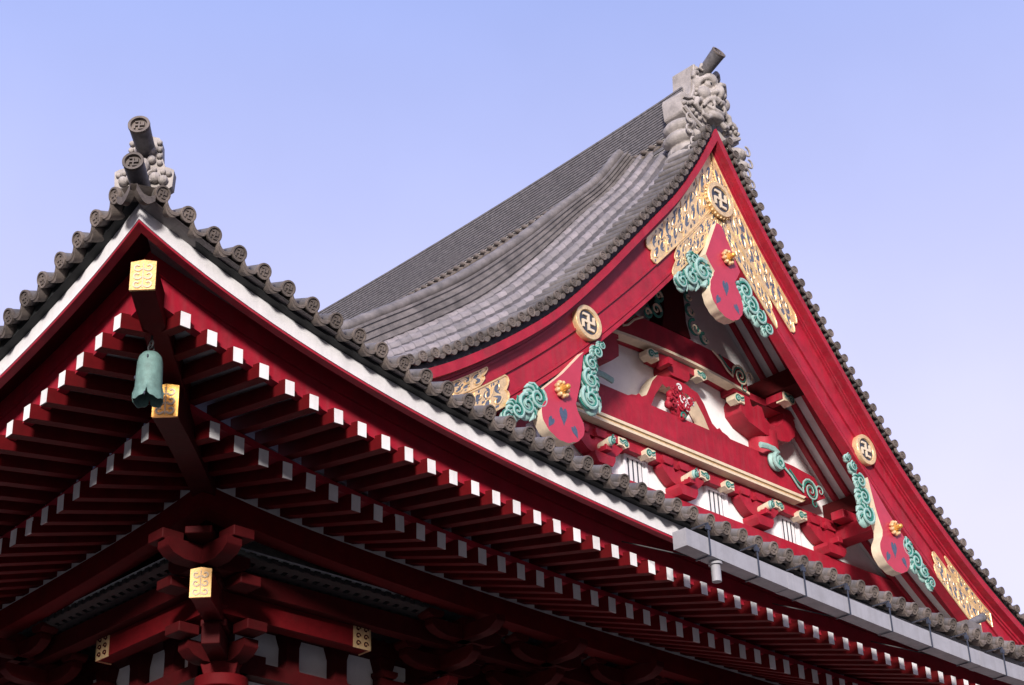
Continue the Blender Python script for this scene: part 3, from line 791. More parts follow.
# curls painted and carved on the beam ends
def spiral(mb_, cu, cv, r, y, start, turns, rad, mi, hand=1, tail=None, flat=.6):
    pts = []
    if tail: pts += [(XG+cu+a, y, cv+c) for a, c in tail]
    N = max(8, int(14*turns))
    for k in range(N+1):
        a = R(start) + hand*2*math.pi*turns*k/N; rr = r*(1 - .88*k/N)
        pts.append((XG+cu+rr*math.cos(a), y - .01*k/N, cv+rr*math.sin(a)))
    m_ = len(pts); mb_.tube(pts, [rad*(1 - .6*i/m_) for i in range(m_)], 6, mi, flat=flat, up=(0, 1, 0))
def beam_curl(parent, u, v, y, sg, sc=1.0, pale=False):
    b = MB()
    spiral(b, u, v, .36*sc, y, 200 if sg > 0 else -20, 1.9, .035*sc, 0, -sg, tail=[(-sg*1.15*sc, .42*sc), (-sg*.8*sc, .22*sc), (-sg*.55*sc, -.02*sc)])
    spiral(b, u, v, .28*sc, y, 180 if sg > 0 else 0, 1.6, .028*sc, 1, -sg, tail=[(-sg*.85*sc, .38*sc), (-sg*.55*sc, .12*sc)])
    spiral(b, u+sg*.42*sc, v+.1*sc, .17*sc, y, 180, 1.2, .025*sc, 0, -sg)
    spiral(b, u+sg*.12*sc, v-.34*sc, .14*sc, y, 90, 1.1, .024*sc, 1, sg)
    return child('carved_scroll', b, [CREAM if pale else MINT, TEAL], parent)
beam_curl(lb, 5.0, 19.62, 6.50, 1); beam_curl(lb, -5.0, 19.62, 6.50, -1)
beam_curl(ub, 2.42, 22.12, 6.46, 1, .95, True); beam_curl(ub, -2.42, 22.12, 6.46, -1, .95, True)

# carved noses: cream block with a green curled face
def nose(u, v, y, dirn, sc=1.0, parent=None):
    """dirn: 'f' points out of the wall, 'l' or 'r' along it"""
    b = MB(); sc *= .82
    if dirn == 'f':
        for k in range(3):
            b.tube([(XG+u, y+.30-.13*k+.13, v-.07*sc+.015*k), (XG+u, y+.30-.13*k-.02, v-.07*sc+.02*k)], [.15*sc, .165*sc], 12, 0, flat=1.15)
        b.ell((XG+u, y, v), (.15*sc, .09, .19*sc), 2, 12, 8)
        spiral(b, u-.01, v-.03, .14*sc, y-.085, 90, 1.5, .03*sc, 1, 1, tail=[(.02, .26*sc), (-.08*sc, .2*sc)])
        spiral(b, u+.05*sc, v+.12*sc, .09*sc, y-.07, 0, 1.2, .025*sc, 2, -1)
    else:
        s_ = 1 if dirn == 'r' else -1
        b.prism([(u - s_*.22*sc, v+.14*sc), (u + s_*.10*sc, v+.15*sc), (u + s_*.25*sc, v+.04*sc), (u + s_*.24*sc, v-.08*sc), (u + s_*.08*sc, v-.17*sc), (u - s_*.06*sc, v-.10*sc), (u - s_*.22*sc, v-.12*sc)][::s_], G(y), 0, .26, 0)
        spiral(b, u+s_*.08*sc, v-.02*sc, .12*sc, y-.012, 150 if s_ > 0 else 30, 1.4, .03*sc, 1, -s_, tail=[(-s_*.26*sc, .1*sc), (-s_*.16*sc, .05*sc)])
        spiral(b, u+s_*.07*sc, v-.02*sc, .075*sc, y-.016, 150 if s_ > 0 else 30, 1.1, .02*sc, 2, -s_, tail=[(-s_*.26*sc, .02*sc), (-s_*.13*sc, -.03*sc)])
    return child('carved_nose', b, [CREAM, TEAL, MINT], parent or TEMPLE)
# brackets of the lower tier
def gable_bracket(u, wide=.78, v0=18.12, v1=19.15, forward=True, parent=None):
    b = MB(); y = 6.72; k = wide/.78
    b.prism([(u-.24*k, v0), (u+.24*k, v0), (u+.34*k, v0+.16), (u+.34*k, v0+.26), (u-.34*k, v0+.26), (u-.34*k, v0+.16)], G(y-.16), 0, .46)
    arm = [(u-.26*k, v0+.26), (u+.26*k, v0+.26), (u+.44*k, v0+.32), (u+.60*k, v0+.44), (u+wide, v0+.62), (u+wide, v0+.70), (u+.36*k, v0+.70), (u+.30*k, v0+.60), (u+.18*k, v0+.60), (u+.12*k, v0+.70),
           (u-.12*k, v0+.70), (u-.18*k, v0+.60), (u-.30*k, v0+.60), (u-.36*k, v0+.70), (u-wide, v0+.70), (u-wide, v0+.62), (u-.60*k, v0+.44), (u-.44*k, v0+.32)]
    b.prism(arm, G(y-.02), 0, .28)
    for du in (-.60*k, 0, .60*k):
        b.prism([(u+du-.13*k, v0+.71), (u+du+.13*k, v0+.71), (u+du+.19*k, v0+.80), (u+du+.19*k, v0+.90), (u+du-.19*k, v0+.90), (u+du-.19*k, v0+.80)], G(y-.08), 0, .38)
    if forward:
        b.box((XG+u-.1, y-.30, v0+.30), (XG+u+.1, y, v0+.46))
    br = child('gable_bracket', b, RED, parent or TEMPLE, bevel=.012)
    return br
for u in (-2.95, 0, 2.95):
    br = gable_bracket(u)
    nose(u-.02, 18.62, 6.34, 'f', .72, br)
    nose(u+.74, 18.90, 6.62, 'r', .95, br); nose(u-1.26 if u > -2 else u-.8, 18.90, 6.62, 'l', 1.0, br)
br = gable_bracket(5.95, .95, 18.10, 19.2); nose(4.66, 18.88, 6.62, 'l', 1.0, br)
nose(7.15, 19.0, 6.5, 'r', 1.0, br)
br = gable_bracket(-5.95, .95, 18.10, 19.2); nose(-4.66, 18.88, 6.62, 'r', 1.0, br)
# lattice windows in the white panels between them
for u in (-4.4, -1.45, 1.55, 4.5):
    b = MB(); v0, v1 = 18.16, 18.80
    b.prism([(u-.42, v0), (u-.36, v0), (u-.36, v1), (u-.42, v1)], G(6.93), 0, .1); b.prism([(u+.36, v0), (u+.42, v0), (u+.42, v1), (u+.36, v1)], G(6.93), 0, .1)
    b.prism([(u-.42, v1), (u+.42, v1), (u+.42, v1+.05), (u-.42, v1+.05)], G(6.92), 0, .1)
    wn = child('lattice_window', b, WHITE, TEMPLE)
    b = MB(); b.box((XG+u-.36, 7.005, v0), (XG+u+.36, 7.03, v1)); child('pane', b, BLACKL, wn)
    b = MB()
    for x0, x1 in ((-.36, -.25), (-.185, -.085), (-.02, .08), (.145, .24), (.275, .36)):
        b.box((XG+u+x0, 6.992, v0), (XG+u+x1, 7.002, v1))
    child('slats', b, WHITE, wn)
# frog leg strut with its carving
out_r = [(.0, 21.28), (.34, 21.26), (.50, 21.20), (.76, 21.16), (.98, 20.92), (1.12, 20.66), (1.24, 20.46), (1.42, 20.36), (1.52, 20.42), (1.62, 20.34), (1.80, 20.30), (2.0, 20.19)]
in_r = [(1.30, 20.185), (1.10, 20.22), (.92, 20.55), (.72, 20.82), (.60, 20.97), (.46, 20.92), (.36, 20.98), (.18, 20.99), (0, 20.99)]
half = out_r + in_r
b = MB()
for sg in (1, -1):
    p_ = [(sg*a, c) for a, c in half]; b.prism(p_ if sg < 0 else p_[::-1], G(6.62), 0, .34, 0, 1)
kb = child('frog_leg_strut', b, [RED, CREAM], TEMPLE)
b = MB(); b.prism([(-.30, 21.29), (.30, 21.29), (.42, 21.42), (.42, 21.60), (-.42, 21.60), (-.42, 21.42)], G(6.55), 0, .5)
b.prism([(-.78, 21.61), (.78, 21.61), (.95, 21.74), (.95, 21.80), (-.95, 21.80), (-.95, 21.74)], G(6.60), 0, .4)
b.prism([(-.62, 21.44), (-.44, 21.44), (-.44, 21.62), (-.62, 21.62)], G(6.35), 0, .4)
kb2 = child('bearing_block', b, RED, kb, bevel=.015)
nose(-.98, 21.63, 6.52, 'l', 1.15, kb); nose(.86, 21.66, 6.52, 'r', 1.0, kb)
b = MB(); rnd = random.Random(3)
for k in range(34):
    a = rnd.uniform(0, 6.28); rr = rnd.uniform(.05, .48); cu, cv = -.12 + rr*math.cos(a)*.85, 20.58 + rr*math.sin(a)*.9
    if k % 3 == 0: b.ell((XG+cu, 6.56, cv), (.11, .12, .12), 0, 10, 7)
    spiral(b, cu, cv, rnd.uniform(.08, .15), 6.44 + rnd.uniform(-.06, .04), rnd.uniform(0, 360), 1.2, rnd.uniform(.022, .04), 1 if k % 4 == 1 else (2 if k == 6 else 0), rnd.choice((1, -1)))
b.ell((XG-.1, 6.6, 20.55), (.40, .16, .40), 0, 14, 9)
child('carved_panel', b, [RED, WHITE, TEAL], kb, label='dark red openwork carving with white flecks')
# posts, ring brackets and purlins that carry the gable's overhang
for sg in (-1, 1):
    b = MB(); b.tube([(XG+sg*3.58, 6.86, 20.12), (XG+sg*3.58, 6.86, 20.92)], .42, 20)
    po = child('gable_post', b, RED, TEMPLE)
    b = MB(); u = 3.58
    arm = [(2.95, 20.80), (3.25, 20.72), (3.9, 20.72), (4.25, 20.80), (4.55, 21.05), (4.62, 21.42), (4.55, 21.62), (4.14, 21.62), (4.06, 21.30), (3.84, 21.10), (3.5, 21.08), (3.30, 21.22), (3.22, 21.48), (3.04, 21.50), (2.92, 21.34), (2.78, 21.40), (2.72, 21.62), (2.45, 21.62), (2.30, 21.40), (2.32, 21.10), (2.6, 20.88)]
    b.prism([(sg*a, c) for a, c in (arm if sg > 0 else arm[::-1])], G(6.48), 0, .55)
    b.prism([(sg*a, c) for a, c in [(2.2, 21.63), (4.75, 21.63), (4.75, 21.82), (2.2, 21.82)][::sg]], G(6.55), 0, .45)
    br = child('ring_bracket', b, RED, TEMPLE, bevel=.02)
    b = MB(); b.box((XG+sg*3.6-.14, 5.98, 21.63), (XG+sg*3.6+.14, 6.5, 21.83)); child('bracket_arm', b, RED, br)
    if sg > 0: nose(sg*2.22, 21.40, 6.42, 'l', 1.1, br)
    nose(sg*3.72, 21.70, 5.94, 'r' if sg > 0 else 'l', 1.25, br)
    b = MB(); b.box((XG+sg*3.75-.36, 5.15, 21.84), (XG+sg*3.75+.36, 7.05, 22.36)); child('gable_purlin', b, SHADERED, TEMPLE, bevel=.02)
    b = MB(); b.box((XG+sg*6.55-.36, 5.15, 19.22), (XG+sg*6.55+.36, 7.05, 19.70)); child('gable_purlin', b, SHADERED, TEMPLE, bevel=.02)
    b = MB(); b.box((XG+sg*6.45-.28, 5.5, 18.55), (XG+sg*6.45+.28, 7.05, 18.95)); b.box((XG+sg*6.45-.7, 6.1, 18.96), (XG+sg*6.45+.7, 6.5, 19.2)); child('bracket_arm', b, RED, TEMPLE, bevel=.02)
    # pale curled cup at the foot of the post
    b = MB()
    b.ell((XG+sg*3.52, 6.46, 20.02), (.30, .14, .27), 0, 12, 8)
    spiral(b, sg*3.52, 19.98, .24, 6.34, 90, 1.6, .085, 0, sg, tail=[(-sg*.75, .25), (-sg*.45, .30), (-sg*.15, .30)])
    spiral(b, sg*3.56, 19.94, .14, 6.32, 0, 1.2, .035, 1, -sg)
    child('carved_scroll', b, [MINT, TEAL], po)
# strut under the ridge with carved flanks
b = MB(); b.prism([(-.55, 22.57), (.55, 22.57), (.42, 23.0), (.36, 25.4), (-.36, 25.4), (-.42, 23.0)], G(6.5), 0, .5)
ks = child('ridge_strut', b, SHADERED, TEMPLE, bevel=.02)
for sg in (-1, 1):
    b = MB()
    for (a, c, r_) in ((.75, 22.95, .26), (.62, 23.4, .2), (1.1, 22.75, .18), (.58, 23.8, .15)):
        spiral(b, sg*a, c, r_, 6.5, 90, 1.4, .05, 0, sg); spiral(b, sg*a, c, r_*.7, 6.48, 0, 1.1, .04, 1, -sg)
    child('carved_scroll', b, [TEAL, CREAM], ks)
b = MB(); b.box((XG-.4, 5.1, 25.3), (XG+.4, 7.05, 25.9)); child('gable_purlin', b, SHADERED, TEMPLE)

# ------------------------------------------------------------------ carved pendants hanging from the bargeboards
def scroll_leaf(name, parent, lobes, y):
    """cluster of curling leaves: (u, v, r, start angle, hand)"""
    b = MB()
    for (u, v, r, st, hd) in lobes:
        r *= .93
        b.ell((XG+u, y+.08, v), (r*1.02, .085, r*1.02), 1, 16, 8)
        b.ell((XG+u - r*.5*math.cos(R(st)), y+.10, v - r*.5*math.sin(R(st))), (r*.85, .08, r*.85), 1, 14, 8)
        spiral(b, u, v, r*1.02, y-.02, st, 1.5, r*.20, 1, hd, flat=.7)
        spiral(b, u, v, r*.84, y-.028, st+30, 1.35, r*.12, 0, hd, flat=.7)
        spiral(b, u, v, r*1.16, y+.02, st+60, .8, r*.10, 0, hd, flat=.7)
        for q in range(4):                     # outer leaf tips with a dark vein between them
            a = R(st + hd*(-20 - 34*q))
            P_ = [Vector((XG+u+r*k_*math.cos(a - hd*t_), y+.05, v+r*k_*math.sin(a - hd*t_))) for k_, t_ in ((.5, 0), (.95, .12), (1.25, .35), (1.42, .72))]
            b.tube(P_, [r*.26, r*.28, r*.19, r*.05], 8, 1)
            a += R(17)
            P_ = [Vector((XG+u+r*k_*math.cos(a - hd*t_), y-.01, v+r*k_*math.sin(a - hd*t_))) for k_, t_ in ((.6, 0), (1.0, .12), (1.22, .3))]
            b.tube(P_, [r*.08, r*.10, r*.04], 5, 0)
    return child(name, b, [TEAL, MINT], parent)
def flower(parent, u, v, y, r=.22):
    b = MB()
    b.lathe([(.0001, -.10), (r*.4, -.09), (r*.62, -.05), (r*.7, .0), (r*.7, .16)], 20, 'y', (XG+u, y, v), 0)
    for k in range(9):
        a = 2*math.pi*k/9
        b.ell((XG+u+r*.74*math.cos(a), y-.05, v+r*.74*math.sin(a)), (r*.25, .07, r*.25), 1, 8, 6)
    b.tube([(XG+u, y-.06, v), (XG+u+.01, y-.22, v+.01)], [r*.34, r*.28], 8, 0); b.ell((XG+u+.01, y-.22, v+.01), (r*.3, .05, r*.3), 0, 8, 6)
    return child('gilt_flower', b, [GOLDDEEP, GOLD], parent)
def pendant_board(parent, outline, y, holes):
    b = MB(); b.prism(outline, G(y), 0, .27, 0, 1)
    bd = child('pendant_board', b, [PINK, CREAM], parent)
    for (u, v, r, rot) in holes:
        h = []
        for k in range(20):
            t = 2*math.pi*k/20
            a = r*.062*16*math.sin(t)**3*.5; c = r*.062*(13*math.cos(t)-5*math.cos(2*t)-2*math.cos(3*t)-math.cos(4*t))
            h.append((u + a*math.cos(rot)-c*math.sin(rot), v + a*math.sin(rot)+c*math.cos(rot)))
        b = MB(); b.prism(h[::-1], G(y-.005), 0, .02); child('boar_eye_inlay', b, INLAY, bd)
    return bd
PINK = mat('pink_red_lacquer', (0.42, 0.03, 0.06), 0.45, var=0.10, scale=3, bump=0.08, grime=0.15)
INLAY = mat('slate_blue_inlay', (0.055, 0.08, 0.13), 0.5, var=0.25, scale=10)
YP = 4.70
def scallop(pts, amp=.05, n=5):
    """rounds the straight runs of a pendant's edge into small lobes"""
    out_ = []
    for i in range(len(pts)):
        (a0, b0), (a1, b1) = pts[i], pts[(i+1) % len(pts)]
        L_ = math.hypot(a1-a0, b1-b0)
        for k in range(n):
            t = k/n; bu = math.sin(math.pi*t)*amp*min(1, L_/.4)
            out_.append((a0+(a1-a0)*t + (b1-b0)/max(L_, 1e-6)*bu, b0+(b1-b0)*t - (a1-a0)/max(L_, 1e-6)*bu))
    return out_
def top_pendant():
    t = thing('gable_pendant', 'pink red carved pendant with gilt flower hanging under the peak of the gable', 'pendant', (XG-.2, YP, 24.7), 'carved pendants on the gable')
    c = -.19
    half_ = [(.03, 22.14), (.28, 22.2), (.52, 22.36), (.66, 22.58), (.66, 22.88), (.58, 23.08), (.50, 23.18), (.42, 23.34), (.60, 23.52), (.74, 23.72)]
    half_ = [(a*.9, v) for a, v in half_]
    right = [(c+a, v) for a, v in half_]; left_ = [(c-a, v) for a, v in half_]
    outl = scallop(right[:8], .05)[:-5] + right[8:] + [(c+.1, 24.85), (c-.1, 24.85)] + left_[8:][::-1] + scallop(left_[:8][::-1], .05)[:-5]
    pendant_board(t, outl, YP, [(c, 23.02, .24, 0), (c-.36, 22.55, .17, -.5), (c+.36, 22.55, .17, .5)])
    flower(t, c+.14, 23.90, YP-.02)
    scroll_leaf('leaf_scroll', t, [(-.98, 23.22, .34, 60, 1), (-1.42, 22.88, .27, 100, 1), (-1.82, 22.62, .22, 120, 1), (-1.25, 23.45, .18, 60, -1)], YP+.06)
    scroll_leaf('leaf_scroll', t, [(.66, 23.28, .30, 120, -1), (.88, 22.92, .28, 80, -1), (1.18, 22.72, .24, 60, -1), (1.46, 22.46, .18, 60, -1), (.70, 22.98, .2, 0, 1)], YP+.06)
    return t
top_pendant()
def side_pendant(sg, c, label):
    t = thing('gable_pendant', label, 'pendant', (XG+sg*c, YP, 18.6), 'carved pendants on the gable')
    q = lambda pts: [(sg*(c + a), v) for a, v in pts]
    # a is positive outward (away from the gable's middle)
    base = [(-.58, 17.74), (-.68, 17.46), (-.54, 17.22), (-.30, 17.08), (.0, 17.01), (.28, 17.08), (.50, 17.24), (.60, 17.46), (.54, 17.72), (.42, 17.82)]
    sc = scallop(base, .045, 4)[:-4]
    outl = sc + [(.42, 17.82), (.52, 18.06), (-.10, 18.62), (-.80, 19.38), (-.62, 18.5), (-.46, 18.02), (-.50, 17.86)]
    outl = q(outl)
    pendant_board(t, outl if sg > 0 else outl[::-1], YP, [(sg*(c-.05), 17.62, .24, 0), (sg*(c+.34), 17.36, .17, sg*.5), (sg*(c-.38), 17.34, .17, -sg*.5)])
    flower(t, sg*(c+.02), 18.18, YP-.02, .21)
    scroll_leaf('leaf_scroll', t, [(sg*(c+a), v, r, 90+sg*st, sg*h) for a, v, r, st, h in ((-.98, 18.32, .30, -40, -1), (-1.02, 18.80, .25, -10, -1), (-1.08, 19.22, .20, 10, -1), (-1.30, 19.56, .15, 20, 1), (-1.46, 19.78, .10, 20, 1))], YP+.05)
    scroll_leaf('leaf_scroll', t, [(sg*(c+a), v, r, 90+sg*st, sg*h) for a, v, r, st, h in ((.66, 17.82, .28, 30, 1), (.98, 17.56, .26, 0, -1), (1.28, 17.34, .21, 20, 1), (1.55, 17.10, .16, 40, -1))], YP+.05)
    return t
side_pendant(-1, 6.36, 'carved pendant with slate blue hearts half hidden behind the eave tiles at the gable foot')
side_pendant(1, 5.74, 'carved pendant hanging clear above the rain gutter below the far slope of the gable')

# ------------------------------------------------------------------ ridge end ornaments
def remesh(o, vox):
    m = o.modifiers.new('remesh', 'REMESH'); m.mode = 'VOXEL'; m.voxel_size = vox; m.use_smooth_shade = True
def finial_tile(parent, p0, p1, r0, r1):
    """round tile that juts out over a ridge end, flared towards its face"""
    p0, p1 = Vector(p0), Vector(p1); ax = (p1-p0).normalized(); b = MB(); N = 8
    b.tube([p0 + (p1-p0)*k/N for k in range(N+1)], [r0 + (r1-r0)*(k/N)**1.5 for k in range(N+1)], 20, 0, caps=False)
    q = ax.to_track_quat('-Y', 'Z').to_matrix()
    f = lambda a, c, d: p1 + q @ Vector((a, d, c))
    rows = []
    for rr, h in ((r1, .02), (r1*1.04, 0), (r1*1.02, -.03), (r1*.78, -.03), (r1*.74, .02), (.0001, .02)):
        rows.append([tuple(f(rr*math.cos(2*math.pi*j/28), rr*math.sin(2*math.pi*j/28), h)) for j in range(29)])
    b.grid(rows, 1)
    manji(b, lambda a, c, d: tuple(f(a, c, d)), r1*.56, -.012, .03, 1)
    return child('finial_tile', b, [RIDGE, TILEFACE], parent)
OX, OY = XG + .26, 4.90
ON = thing('ridge_end_ornament', 'big pale carved demon face ornament at the peak end of the main ridge', 'roof ornament', (OX, OY, 26.6))
def outline_sym(half_): return [(a, v) for a, v in half_] + [(-a, v) for a, v in half_[::-1]]
fr = lambda y0_: (lambda a, v, d: (OX + a, y0_ + d, v))
slab = outline_sym([(.0, 28.0), (.30, 27.98), (.62, 28.02), (.98, 27.95), (1.30, 28.05), (1.50, 28.15), (1.52, 28.62), (1.46, 28.74), (1.06, 28.80), (.94, 28.95), (.84, 29.35), (.80, 29.80), (.62, 29.94), (.3, 29.98)])
slab = [(.30, 27.70), (.9, 27.86), (1.50, 28.12), (1.54, 28.62), (1.46, 28.76), (1.08, 28.80), (.94, 28.95), (.86, 29.35), (.82, 29.80), (.64, 29.94)]
slab = [(a*.77, v) for a, v in slab]
slab = slab + [(-a, v) for a, v in slab[::-1]]
b = MB(); b.prism(slab, fr(OY+.05), 0, .62)
sl_o = child('backing_slab', b, STONE, ON, bevel=.04)
for sg in (-1, 1):                             # raised rim and bead row
    b = MB()
    path = [(a*.77, v) for a, v in [(.66, 29.88), (.74, 29.4), (.82, 29.0), (.98, 28.72), (1.24, 28.62), (1.44, 28.58)]]
    b.tube([(OX+sg*a, OY+.02, v) for a, v in path], .045, 6)
    path2 = [(1.12, 28.26), (.78, 28.02), (.33, 27.86)]
    b.tube([(OX+sg*a, OY+.0, v) for a, v in path2], .06, 6)
    beads = [(.56, 29.8), (.58, 29.62), (.60, 29.44), (.62, 29.26), (.66, 29.08), (.74, 28.90), (.86, 28.74), (.98, 28.56), (1.12, 28.48), (1.27, 28.42), (1.40, 28.40), (.82, 28.24), (.64, 28.16), (.98, 28.30)]
    for a, v in beads: b.ell((OX+sg*a*.78, OY+.01, v), (.065, .07, .065), 0, 8, 6)
    child('bead_border', b, STONE, ON)
b = MB(); y = OY                               # the face
E_ = lambda a, v, d, rx, ry, rz: [b.ell((OX+s_*a, y+d, v), (rx, ry, rz), 0, 14, 10) for s_ in ((-1, 1) if a else (1,))]
E_(0, 28.92, .02, .52, .30, .74); E_(0, 29.05, -.30, .13, .20, .22); E_(.15, 28.98, -.30, .12, .14, .09)      # head, nose, nostrils
E_(.26, 29.24, -.20, .13, .10, .10); E_(.40, 28.94, -.14, .20, .16, .20); E_(0, 29.56, -.10, .26, .16, .22); E_(0, 28.36, -.16, .30, .14, .12)
E_(.52, 29.30, .0, .12, .16, .22)
def arc_tube(P_, r_, d_):
    for s_ in (-1, 1): b.tube([(OX+s_*a, y+d_+e_, v) for a, v, e_ in P_], r_, 8)
arc_tube([(.04, 29.26, -.10), (.14, 29.36, -.14), (.30, 29.44, -.10), (.46, 29.36, 0), (.54, 29.20, .06)], [.05, .09, .10, .08, .03], -.16)   # brows
arc_tube([(.0, 28.74, -.12), (.16, 28.80, -.10), (.34, 28.72, -.02), (.46, 28.52, .06)], [.09, .09, .07, .04], -.18)                          # upper lip
arc_tube([(.0, 28.46, -.10), (.18, 28.48, -.08), (.34, 28.56, 0)], [.06, .06, .03], -.16)                                                      # lower lip
arc_tube([(.2, 28.70, -.1), (.21, 28.60, -.12), (.19, 28.50, -.11)], [.045, .045, .012], -.18)                                                 # fangs
arc_tube([(.10, 29.70, 0), (.20, 29.86, -.06), (.34, 29.90, 0), (.40, 29.78, .02), (.30, 29.72, -.02)], [.08, .08, .07, .05, .03], -.10)        # hair curls
arc_tube([(.46, 29.62, 0), (.60, 29.58, 0), (.66, 29.42, 0), (.56, 29.34, -.02)], [.07, .08, .06, .03], -.04)
arc_tube([(.46, 28.72, 0), (.64, 28.66, -.02), (.70, 28.48, 0), (.58, 28.38, 0), (.50, 28.48, 0)], [.08, .09, .08, .06, .03], -.06)
arc_tube([(.20, 28.30, 0), (.34, 28.20, -.02), (.50, 28.24, 0), (.52, 28.36, 0)], [.08, .08, .06, .03], -.12)
fc = child('demon_face', b, STONE, ON); remesh(fc, .02)
b = MB(); b.ell((OX, OY-.20, 28.60), (.22, .09, .09), 0, 12, 8); child('open_mouth', b, IRON, fc)
b = MB()
for s_ in (-1, 1): b.ell((OX+s_*.25, OY-.285, 29.24), (.045, .03, .045), 0, 8, 6)
child('pupils', b, IRON, fc)
for sg in (-1, 1):                             # curling cloud lobes at the foot on either side
    b = MB()
    for (a, v, rx, rz) in ((1.10, 27.72, .38, .24), (1.18, 27.36, .32, .22), (1.02, 27.02, .34, .25), (1.22, 26.72, .30, .22), (.86, 27.5, .2, .2)):
        b.ell((OX+sg*a*.93, OY+.30, v), (rx*.92, .50, rz), 0, 16, 10)
    cl = child('cloud_lobes', b, STONE, ON); remesh(cl, .022)
for sg in (-1, 1):
    b = MB()
    for (a, v, r_) in ((1.36, 27.74, .18), (1.44, 27.38, .16), (1.26, 27.04, .18), (1.44, 26.74, .15)):
        pts = []
        for k in range(14):
            an = R(100) - sg*.42*k; rr = r_*(1 - k/16)
            pts.append((OX+sg*a*.84 + rr*math.cos(an), OY-.17, v + rr*math.sin(an)))
        b.tube(pts, .028, 6)
    child('carved_scroll', b, STONE, ON)
finial_tile(ON, (OX-.10, 5.5, 29.5), (OX-.22, 4.28, 30.08), .15, .205)

# ornament on the roof corner, facing out along the diagonal
CN = thing('corner_ornament', 'small grey carved ornament with two round tiles on the near corner of the eaves', 'roof ornament', (-.55, -.55, 14.7))
dn = Vector((1, -1, 0)).normalized(); do = Vector((-1, -1, 0)).normalized()
CT = -.42
def cf(t):
    return lambda a, v, d: tuple(Vector((t, t, v)) + dn*a - do*d)
ch = [(a*.78, v + .15) for a, v in [(.0, 14.62), (.36, 14.66), (.50, 14.74), (.52, 15.0), (.44, 15.04), (.36, 15.06), (.30, 15.2), (.28, 15.46), (.22, 15.54), (.12, 15.56), (.05, 15.62), (0, 15.6)]]
b = MB(); b.prism(ch + [(-a, v) for a, v in ch[::-1] if a > 0], cf(CT), 0, .16); child('backing_slab', b, STONE, CN, bevel=.015)
b = MB()
for sg in (-1, 1):
    for (a, v) in ((.24, 15.44), (.245, 15.33), (.25, 15.22), (.26, 15.11), (.33, 14.96), (.43, 14.93), (.17, 15.0)):
        b.ell(cf(CT-.02)(sg*a*.79, v+.15, 0), (.042, .042, .042), 0, 8, 6)
    for (a, v, r_) in ((.10, 15.30, .07), (.12, 15.16, .06), (.2, 14.86, .08), (.34, 14.82, .07)):
        b.ell(cf(CT-.03)(sg*a*.79, v+.15, 0), (r_, r_, r_), 0, 9, 7)
    pts = [cf(CT-.04)(sg*(.12 + .09*math.cos(R(90-sg*0)+k*.45)*(1-k/16)), 15.02 + .10*math.sin(R(90)+k*.45)*(1-k/16), 0) for k in range(13)]
    b.tube(pts, .022, 6)
b.ell(cf(CT-.04)(0, 15.2, 0), (.08, .08, .12), 0, 10, 8)
child('carved_face', b, STONE, CN)
finial_tile(CN, (-.42, -.42, 15.50), (-.77, -.77, 15.56), .13, .145)
finial_tile(CN, (-.40, -.40, 14.80), (-.89, -.89, 14.855), .13, .14)
b = MB()                                       # two drooping pan tiles that meet under it
for sg in (-1, 1):
    rows = []
    for k in range(9):
        f = k/8; a = .06 + .30*f
        v = 14.60 - .10*math.sin(math.pi*f) - .06*f
        p = Vector((-.84, -.84, v)) + (Vector((1, 0, 0)) if sg > 0 else Vector((0, 1, 0)))*(a)
        bk = Vector((0, .5, .12)) if sg > 0 else Vector((.5, 0, .12))
        rows.append([tuple(p + bk), tuple(p), tuple(p + Vector((0, 0, -.10 - .02*math.sin(math.pi*f)))), tuple(p + bk*.2 + Vector((0, 0, -.12)))])
    b.grid(rows)
child('corner_pan_tile', b, TILEFACE, CN)

# small finial tile that peeps over the eave at the far gable foot
FT = thing('foot_finial', 'slim round tile pointing up just above the eave tiles before the far gilt plate', 'finial tile', (XG+4.9, 2.62, 13.75))

# ------------------------------------------------------------------ wind bell under the hip rafter
BX = .56
BL = thing('wind_bell', 'pale green bronze wind bell hanging under the corner of the eaves', 'wind bell', (BX, BX, 13.1))
bt = 13.10
bc = (BX-.03, BX+.05, bt)
def arch(t):                                   # ogee openings in the rim, each with a narrow point
    a = (t - R(230)) % (math.pi/2); a = min(a, math.pi/2 - a)/(math.pi/4)
    return .075*(1 - a)**1.2 + .012*math.cos(a*math.pi*3)*(1 - a) + .07*max(0, 1 - a/.10)
def rim(t, r, h):
    return arch(t)*max(0, (-h - .48)/.29) if h < -.48 else 0
b = MB()
b.lathe([(.0001, 0), (.06, -0.005), (.115, -0.028), (.155, -0.080), (.174, -0.160), (.180, -0.296), (.183, -0.456), (.186, -0.547), (.192, -0.627), (.202, -0.707), (.212, -0.775), (.198, -0.775), (.186, -0.707), (.175, -0.593), (.16, -0.228), (.12, -0.057), (.0001, -0.034)], 128, 'z', bc, 0, zf=rim)
bb = child('bell_body', b, BRONZE, BL, smooth=50)
b = MB()
for ang, z in ((225, -.14), (150, -.4), (225, -.73)):
    a = R(ang); p = Vector(bc) + Vector((math.cos(a)*(.178 if z > -.2 else .19 if z > -.5 else .232), math.sin(a)*(.178 if z > -.2 else .19 if z > -.5 else .232), z))
    b.ell(p, (.013, .013, .03), 0, 8, 6)
child('bell_slot', b, BLACKL, bb)
b = MB(); b.tube([(bc[0], bc[1], bt+.32), (bc[0], bc[1], bt+.16)], .016, 8)
for k in range(2):
    ring = [(bc[0] + (.045*math.cos(2*math.pi*j/12) if k == 0 else 0), bc[1] + (.045*math.cos(2*math.pi*j/12) if k else 0), bt + .055 + .075*k + .06*math.sin(2*math.pi*j/12)) for j in range(13)]
    b.tube(ring, .014, 6, caps=False)
child('hanger', b, IRON, BL)
